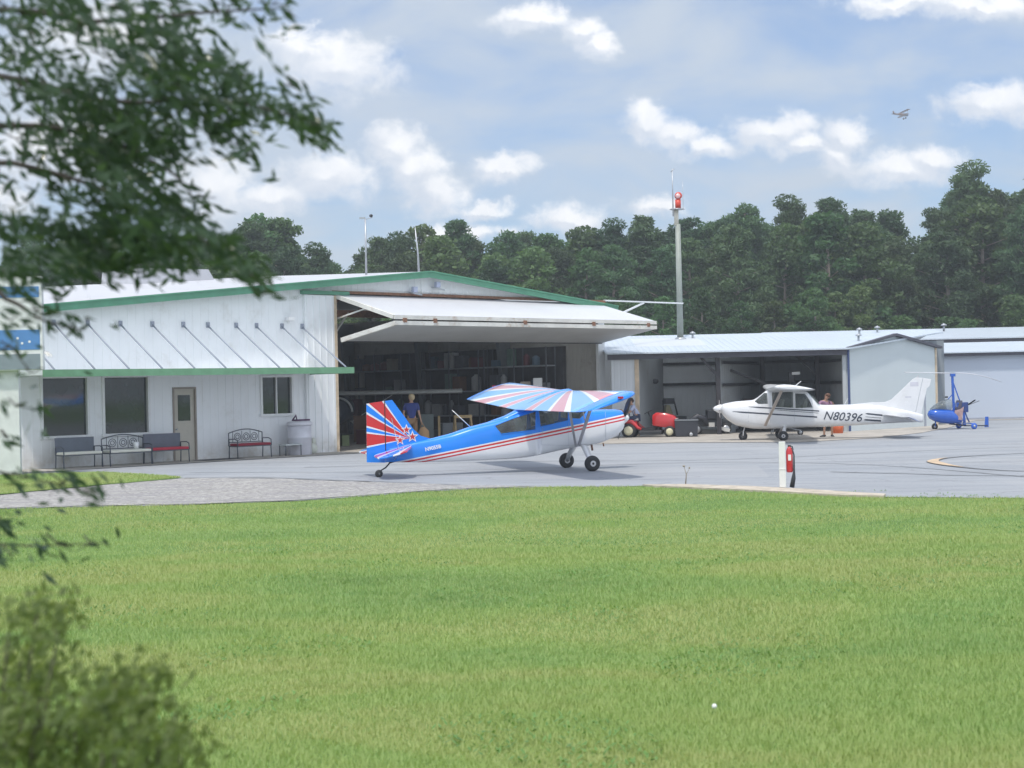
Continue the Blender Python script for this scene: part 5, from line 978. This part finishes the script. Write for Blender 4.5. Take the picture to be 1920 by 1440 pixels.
for k in range(9):
    rng = np.random.default_rng(100+k); H_ = 16.0; tr = MB(); lean = rng.uniform(-.5, .5, 2)
    tp = [(lean[0]*(z/H_)**2, lean[1]*(z/H_)**2, z) for z in (0, 4, 8, 12, 15)]; tr.tube(tp, [.24, .21, .17, .12, .05], 8)
    cs, rs = [], []; pine = k < 6; base = .38 if pine else .16; nb = 40 if pine else 36
    for i in range(nb):
        f = base+(1-base)*((i+.5)/nb); z = H_*f*.97+rng.uniform(-.3, .3); env = (1.0-((f-base)/(1-base))**1.7)**.75*.9+.16
        reach = (3.1 if pine else 3.7)*env*rng.uniform(.35, 1.05); an = i*2.4+rng.uniform(-.5, .5)
        e = (reach*cos(an)+lean[0]*f*f, reach*sin(an)+lean[1]*f*f, z+reach*.14); cs.append(e); rs.append(rng.uniform(.55, 1.15 if pine else 1.35)*(.6+.45*env))
        tr.tube([(lean[0]*f*f, lean[1]*f*f, z-reach*.25), (e[0]*.6, e[1]*.6, z-.05), e], [.06, .04, .015], 5)
        if rng.random() < .55: cs.append((e[0]*.5, e[1]*.5, z+rng.uniform(-.5, .5))); rs.append(rng.uniform(.8, 1.2))
    cs.append((lean[0], lean[1], H_-.6)); rs.append(.8 if pine else 1.1)
    C_, A_, B_ = clump(rng, cs, rs, 230 if pine else 150, .15 if pine else .18, .55 if pine else .65)
    if pine: B_ *= .6; A_ *= 1.25
    root = thing('pine_tree' if pine else 'broadleaf_tree', 'x', 'tree'); cm = quads_mesh('crown', C_, A_, B_, M_pine if pine else M_broad)
    co_ = bpy.data.objects.new('crown', cm); COL.objects.link(co_); co_.parent = root; tr.build('trunk', M_bark, root); protos.append(root)
used = set()
def tree(k, x, y, h, label, group='trees of the wood behind the airfield', sxy=None, rz=None):
    p = protos[k]
    if k in used: p = copy_tree(p)
    used.add(k); s = h/16.0; w_ = sxy if sxy else s*random.uniform(.95, 1.25); p.location = (x, y, 0); p.scale = (w_, w_, s); p.rotation_euler = (0, 0, random.uniform(0, 6.28) if rz is None else rz); tag(p, label, 'tree', group); return p
SKY = [(-24.9, 15.8, 1, 'rounded pine top left of the smooth sky gap, nearest the overhanging leaves'), (-21.8, 17.1, 6, 'broad rounded tree crown above the left end of the hangar roof'), (-19.3, 16.8, 7, 'bushy tree sloping down right beside the broad rounded crown'), (-16.2, 14.4, 2, 'see through pine top just left of the skyline dip'),
       (-14.9, 13.3, 4, 'lowest tree top filling the skyline dip left of the weather mast'), (-12.3, 13.9, 5, 'short pine just left of the first pine by the mast'), (-10.6, 15.2, 3, 'first pine right of the skyline dip beside the weather mast'), (-7.8, 16.0, 6, 'full tree crown directly behind the leaning whip antenna'), (-4.7, 16.6, 0, 'pointed pine rising over the hangar ridge with sky holes'), (-2.8, 14.9, 4, 'low rounded pine top between two pointed pines over the hangar'), (-.7, 15.6, 1, 'narrow pointed pine above the gable slope'),
       (3.1, 15.0, 7, 'wide even crown rising gently right of the narrow pointed pine'), (6.3, 15.6, 8, 'soft topped broad tree over the open bifold door'), (9.0, 15.8, 2, 'small pine top left of the beacon pole pair'), (11.4, 16.5, 5, 'dense pine top touching the beacon pole on its left'), (14.5, 16.2, 3, 'small tufted pine directly right of the beacon pole'),
       (17.4, 16.0, 4, 'low pine shoulder left of the big dome crown'), (19.9, 17.5, 1, 'dome shaped pine crown, first high one right of the beacon'), (23.7, 17.5, 2, 'rounded pine crown, second high one right of the beacon'), (27.4, 17.7, 0, 'bushy pine crown, third high one right of the beacon'), (30.4, 16.4, 5, 'modest rounded pine, fourth top right of the beacon'),
       (32.3, 16.3, 3, 'thin see through pine just left of the right hand sky notch'), (36.5, 16.6, 4, 'dark pine left of the tallest pine'), (39.3, 19.9, 2, 'tallest pine on the skyline, open lumpy crown near the right edge'), (41.4, 18.2, 0, 'pine shoulder leaning against the tallest pine on its right'), (44.2, 18.9, 1, 'high pine cut by the right frame edge')]
for x, h, k, lab in SKY: tree(k, x+random.uniform(-.1, .1), 130, h, lab, sxy=h/16*(1.0 if k < 6 else 1.1))
def skyh(x):
    t = sorted([(a, b) for a, b, _, _ in SKY]+[(-14.4, 12.9), (-60, 16), (33.9, 14.6), (60, 18), (-12.6, 13.8)])
    for a, b in zip(t, t[1:]):
        if a[0] <= x <= b[0]: return a[1]+(b[1]-a[1])*(x-a[0])/(b[0]-a[0])
    return 16
LM = 'dark green tree merged into the solid wood behind the hangars'; LU = 'shorter leafy tree at the front foot of the wood'
for row, (yy, f0, f1, st) in enumerate(((120, .78, .92, 3.1), (126, .80, .94, 3.0), (137, .82, .97, 3.1), (146, .85, 1.0, 3.4))):
    x = -52+row*1.1
    while x < 52:
        xs_ = x*130/yy
        tree(random.choice([0, 1, 2, 3, 4, 5, 6, 7, 8]), x+random.uniform(-.8, .8), yy+random.uniform(-2, 2), (skyh(x*130/yy)-2.2)*yy/130*random.uniform(f0, f1)+2.2, LM); x += st*random.uniform(.85, 1.2)
x = -46
while x < 48:
    tree(random.choice([6, 7, 8]), x, 113+random.uniform(-2.5, 2.5), random.uniform(6.0, 9.5), LU, sxy=random.uniform(.5, .72)); x += random.uniform(2.0, 3.2)

# grass blades over the lawn, densest near the road side
M_blade = leafmat('grass_blade', (.17, .28, .085), (.36, .44, .17), .4, False, .7)
_g = NT(M_blade.node_tree); _tc = _g.n('ShaderNodeTexCoord').outputs['Object']
_a = _g.noise(_g.vm('MULTIPLY', _tc, (.45, 1, 1)), .33, 5, .6, .6); _b = _g.noise(_g.vm('MULTIPLY', _tc, (.8, 1.3, 1)), 2.6, 6, .72); _r = _g.n('ShaderNodeNewGeometry').outputs['Random Per Island']
_c = _g.ramp(_a, [(.30, (.20, .34, .12)), (.40, (.26, .42, .15)), (.50, (.34, .46, .16)), (.58, (.44, .48, .21)), (.66, (.30, .44, .14)), (.76, (.37, .55, .11))])
_c = _g.mix(_g.rng(_b, .38, .66, 0, .45), _c, (.44, .53, .22)); _c = _g.mix(_g.rng(_b, .42, .28, 0, .45), _c, (.17, .29, .10)); _c = _g.mix(_g.m('MULTIPLY', _g.m('POWER', _r, 3.), .4), _c, (.50, .54, .28))
for nd in _g.t.nodes:
    if nd.type == 'BSDF_PRINCIPLED': _g.put(nd.inputs['Base Color'], _c)
    if nd.type == 'BSDF_TRANSLUCENT': _g.put(nd.inputs[0], _g.vm('MULTIPLY', _c, (1.1, 1.1, .7)))
def lawn(n, y0, y1, size, name):
    rng = RNG; y = rng.uniform(y0, y1, n); x = rng.uniform(-1, 1, n)*(y*.35+1.2)
    ex = np.array([p[0] for p in EDGE]); ey = np.array([p[1] for p in EDGE]); lim = np.interp(x, ex, ey)+.12
    k = y < lim; x, y = x[k], y[k]; n = len(x)
    patch = np.sin(x*.9+1.3*np.sin(y*.6))*np.sin(y*.8+1.1*np.sin(x*.5))*.5+.5
    h = size*(.6+.5*patch)*rng.uniform(.5, 1.3, n); d = rng.uniform(0, 2*pi, n); lean = rng.uniform(.2, .9, n)*h; w_ = size*.085*rng.uniform(.7, 1.3, n)*np.sqrt(y/10)
    b = np.stack([x, y, np.zeros(n)], 1); tip = b+np.stack([np.cos(d)*lean, np.sin(d)*lean, h], 1); sd = np.stack([np.cos(d+1.57+rng.normal(0, .5, n)), np.sin(d+1.57), np.zeros(n)], 1)*w_[:, None]
    V = np.empty((n, 3, 3), np.float32); V[:, 0] = b-sd; V[:, 1] = b+sd; V[:, 2] = tip
    me = bpy.data.meshes.new(name); me.vertices.add(n*3); me.vertices.foreach_set('co', V.reshape(-1)); me.loops.add(n*3); me.loops.foreach_set('vertex_index', np.arange(n*3, dtype=np.int32))
    me.polygons.add(n); me.polygons.foreach_set('loop_start', np.arange(0, n*3, 3, dtype=np.int32)); me.polygons.foreach_set('loop_total', np.full(n, 3, np.int32)); me.update(calc_edges=True); return me
def verge(n):
    poly = [(-8.6, 39.75), (-9.6, 41.1), (-11.6, 43.3), (-13.4, 43), (-17, 41.7), (-17, 34.6), (-12.2, 33.8), (-11.3, 34.9), (-9.95, 37.64)]
    x = RNG.uniform(-17, -8.5, n); y = RNG.uniform(33.6, 43.4, n); ins = np.zeros(n, bool)
    for (x0, y0), (x1, y1) in zip(poly, poly[1:]+poly[:1]): ins ^= ((y0 > y) != (y1 > y)) & (x < (x1-x0)*(y-y0)/(y1-y0+1e-9)+x0)
    x, y = x[ins], y[ins]; n = len(x); d = RNG.uniform(0, 2*pi, n); b = np.stack([x, y, np.full(n, .036)], 1); h = .05*RNG.uniform(.5, 1.3, n)
    me = quads_mesh('v', b+np.stack([np.cos(d)*h*.3, np.sin(d)*h*.3, h*.5], 1), np.stack([np.cos(d)*h*.3, np.sin(d)*h*.3, h*.5], 1), np.stack([-np.sin(d), np.cos(d), 0*d], 1)*.009, None)
    return me
ms = [verge(60000), lawn(230000, 8.0, 13, .05, 'a'), lawn(240000, 13, 21, .052, 'b'), lawn(190000, 21, 33.4, .045, 'c')]
bm = bmesh.new(); [bm.from_mesh(m_) for m_ in ms]; me = bpy.data.meshes.new('grass_blades'); bm.to_mesh(me); bm.free(); [bpy.data.meshes.remove(m_) for m_ in ms]
me.materials.append(M_blade); o = bpy.data.objects.new('grass_blades', me); COL.objects.link(o); tag(o, 'mown green lawn grass', 'grass', kind='stuff')

wn = 26000; wy = 8+22*RNG.random(wn)**1.2; wx = RNG.uniform(-1, 1, wn)*(wy*.35+1); pk = (np.sin(wx*1.7+2*np.sin(wy*.9))+np.sin(wy*2.1+1.7*np.sin(wx*1.3))) > .75; wx, wy = wx[pk], wy[pk]; wn = len(wx)
wa = RNG.uniform(0, 2*pi, wn); wd = np.stack([np.cos(wa), np.sin(wa), RNG.uniform(.15, .8, wn)], 1); wd = unit(wd)*.028*RNG.uniform(.6, 1.4, (wn, 1)); wb = unit(np.cross(wd, np.array([0, 0, 1.])))*.011
wo_ = bpy.data.objects.new('lawn_weeds', quads_mesh('lawn_weeds', np.stack([wx, wy, np.full(wn, .03)], 1), wd, wb, leafmat('weed_leaf', (.08, .17, .05), (.20, .36, .10), .3, False, .5))); COL.objects.link(wo_); tag(wo_, 'low broad leaved weeds and clover in the lawn', 'weeds', kind='stuff')
# ---- the near tree hanging in from the left, and the near bushes
M_oak = leafmat('oak_leaf', (.026, .050, .040), (.085, .135, .075), .40, False, .2); M_twig = mat('dark_twig', (.06, .05, .045), .9)
def ray_pt(px, py, Y): 
    d = cf+cr*((px-960)/2880)-cu*((py-720)/2880); return Vector((0, 0, CAMH))+d*(Y/d.y)
OT = thing('overhanging_tree', 'dark narrow leaved tree overhanging the upper left corner', 'tree', (-2.95, 4.35, 0))
orn = random.Random(21); nrn = np.random.default_rng(22)
Lc, La, Lb = [], [], []
def leafset(c, spread, n, size, dirv=(.72, -.1, -.55), jit=.55, width=.20):
    c = np.array(c); p = c+nrn.normal(size=(n, 3))*np.array(spread); a = unit(np.array(dirv)+nrn.normal(size=(n, 3))*jit); b = unit(np.cross(a, nrn.normal(size=(n, 3))))
    s = size*nrn.uniform(.7, 1.3, (n, 1)); Lc.append(p); La.append(a*s); Lb.append(b*s*width)
# main limbs come from the trunk off the left edge; sprays given as (px, py, reach px, leaves)
trunk = MB(); trunk.tube([(-2.95, 4.35, 0), (-2.92, 4.35, 1.5), (-2.85, 4.35, 2.7), (-2.7, 4.35, 3.8)], [.16, .14, .12, .07], 12)
limbs = [[(-2.87, 4.35, 2.4), ray_pt(-150, 330, 4.35), ray_pt(120, 330, 4.25), ray_pt(300, 420, 4.2), ray_pt(420, 500, 4.15)], [(-2.82, 4.35, 2.8), ray_pt(-120, 150, 4.3), ray_pt(200, 190, 4.2), ray_pt(430, 190, 4.15), ray_pt(600, 235, 4.1)],
         [(-2.78, 4.35, 3.0), ray_pt(-100, 30, 4.3), ray_pt(180, 40, 4.2), ray_pt(400, 22, 4.15), ray_pt(545, 15, 4.1)], [(-2.9, 4.35, 2.1), ray_pt(-150, 520, 4.35), ray_pt(10, 560, 4.2), ray_pt(80, 600, 4.2), ray_pt(160, 620, 4.15)], [(-2.8, 4.35, 2.9), ray_pt(-100, 240, 4.4), ray_pt(160, 250, 4.35), ray_pt(330, 330, 4.3), ray_pt(370, 400, 4.3)]]
for L in limbs: trunk.tube(smooth([tuple(p) for p in L], 4), [.013*(1-i/16.5)**1.3+.0015 for i in range(17)], 6)
SPR = [(60, 60, 60, 190), (150, 40, 60, 170), (240, 20, 40, 90), (330, 15, 50, 210), (430, 12, 40, 120), (510, 8, 30, 50), (540, 20, 14, 14), (40, 160, 55, 200), (130, 150, 50, 70), (210, 110, 50, 90), (300, 85, 55, 280), (380, 120, 55, 300), (440, 150, 45, 200), (300, 150, 55, 330), (350, 200, 60, 400), (430, 210, 55, 340), (500, 205, 42, 200), (555, 215, 36, 150), (595, 240, 26, 110), (610, 262, 14, 26), (545, 160, 18, 22), (590, 185, 14, 12),
       (170, 200, 55, 300), (240, 230, 60, 520), (120, 240, 45, 160), (170, 300, 60, 560), (240, 310, 55, 420), (300, 270, 45, 200), (210, 390, 45, 260), (280, 380, 50, 320), (340, 400, 38, 200), (385, 370, 20, 36), (440, 270, 34, 90), (470, 290, 16, 16), (30, 260, 45, 70), (70, 300, 40, 60), (20, 340, 35, 60), (110, 350, 30, 60), (30, 420, 45, 200), (100, 440, 40, 170), (170, 460, 50, 420), (250, 450, 50, 420), (320, 460, 45, 320), (380, 450, 36, 190), (440, 490, 38, 200), (480, 520, 24, 90), (500, 548, 12, 18), (60, 500, 50, 240), (20, 520, 45, 150), (150, 500, 42, 130), (250, 495, 38, 130), (20, 90, 44, 150), (10, 10, 40, 120), (95, 5, 40, 110),
       (20, 600, 30, 60), (80, 590, 30, 44), (130, 612, 26, 34), (165, 600, 14, 12), (15, 650, 24, 50), (30, 760, 26, 40), (15, 820, 24, 46), (60, 700, 22, 22), (20, 900, 30, 50), (120, 905, 40, 70), (170, 930, 22, 26), (10, 980, 34, 90), (20, 1040, 26, 60), (110, 1020, 34, 40), (170, 1018, 22, 18)]
for (px, py, rr, n) in SPR:
    Y = orn.uniform(3.9, 4.6); c = ray_pt(px, py, Y); r_ = rr/2880*Y*.62
    leafset(c, (r_*.82, .20, r_*.70), int(n*((.66 if 90 < px < 330 else .46) if py < 560 else .34)), .0265, width=.28)
    for j in range(max(2, n//60)):
        e = c+Vector((orn.uniform(-1, 1)*r_*1.4, orn.uniform(-.1, .1), orn.uniform(-1, 1)*r_*1.2)); trunk.tube([c+Vector((-r_*1.6, .05, r_*.8)), c, e], [.003, .0022, .001], 4)
for a, b, c, z in (((-150, 700), (20, 650), (60, 700), 1.9), ((-150, 860), (30, 890), (190, 925), 1.6), ((-150, 1010), (60, 1024), (200, 1018), 1.3)):
    trunk.tube([(-2.93, 4.35, z), ray_pt(*a, 4.2), ray_pt(*b, 4.15), ray_pt(*c, 4.15)], [.012, .006, .003, .0015], 5)
inv = Matrix.Translation((2.95, -4.35, 0))
me = trunk.mesh('trunk', M_twig); me.transform(inv); o = bpy.data.objects.new('trunk', me); COL.objects.link(o); o.parent = OT
me = quads_mesh('crown', np.concatenate(Lc)+np.array([2.95, -4.35, 0]), np.concatenate(La), np.concatenate(Lb), M_oak); o = bpy.data.objects.new('crown', me); COL.objects.link(o); o.parent = OT
M_bush = leafmat('bush_leaf', (.055, .090, .03), (.26, .31, .12), .5, False, .5)
def bush(label, blobs, Y, base, n_stem=9):
    t = thing('shrub', label, 'shrub', base); Lc.clear(); La.clear(); Lb.clear(); st = MB()
    for (px, py, rr, n) in blobs:
        c = ray_pt(px, py, Y+orn.uniform(-.25, .25)); r_ = rr/2880*Y*.6; leafset(c, (r_, .14, r_), int(n*.5), .018, (.5, -.1, .7), .7, .36)
        st.tube([(base[0]+orn.uniform(-.1, .1), base[1], 0), ((base[0]+c.x)/2, (base[1]+c.y)/2, c.z*.55), tuple(c)], [.006, .004, .002], 5)
    me = quads_mesh('foliage', np.concatenate(Lc)-np.array(base), np.concatenate(La), np.concatenate(Lb), M_bush); o = bpy.data.objects.new('foliage', me); COL.objects.link(o); o.parent = t
    me = st.mesh('stem', M_twig); me.transform(Matrix.Translation((-base[0], -base[1], 0))); o = bpy.data.objects.new('stem', me); COL.objects.link(o); o.parent = t
bush('blurred olive bush reaching up at the lower left edge', [(20, 1160, 26, 110), (70, 1150, 34, 170), (110, 1180, 30, 130), (40, 1230, 50, 330), (20, 1300, 55, 420), (80, 1290, 45, 260), (10, 1390, 60, 520), (60, 1370, 50, 360)], 3.5, (-1.35, 3.5, 0))
bush('green bush filling the bottom left corner, right of the olive one', [(215, 1275, 26, 110), (265, 1265, 24, 100), (285, 1300, 28, 130), (190, 1320, 38, 260), (250, 1340, 40, 320), (140, 1370, 45, 360), (300, 1370, 32, 200), (200, 1410, 50, 440), (280, 1420, 42, 360), (340, 1410, 24, 110), (120, 1440, 50, 380), (360, 1440, 26, 120), (60, 1440, 60, 400)], 3.3, (-.9, 3.3, 0))

# ------------------------------------------------------------------ summer haze over the field
hz = MB().box(-390, 390, -45, 540, -1, 97).build('haze', None); tag(hz, kind='stuff')
m = bpy.data.materials.new('haze_air'); m.use_nodes = True; t = m.node_tree; t.nodes.clear()
pv = t.nodes.new('ShaderNodeVolumePrincipled'); pv.inputs['Color'].default_value = (.86, .92, 1, 1); pv.inputs['Density'].default_value = .00095; pv.inputs['Anisotropy'].default_value = .2
mo = t.nodes.new('ShaderNodeOutputMaterial'); t.links.new(pv.outputs[0], mo.inputs['Volume']); hz.data.materials.append(m)
SC.cycles.volume_bounces = 0
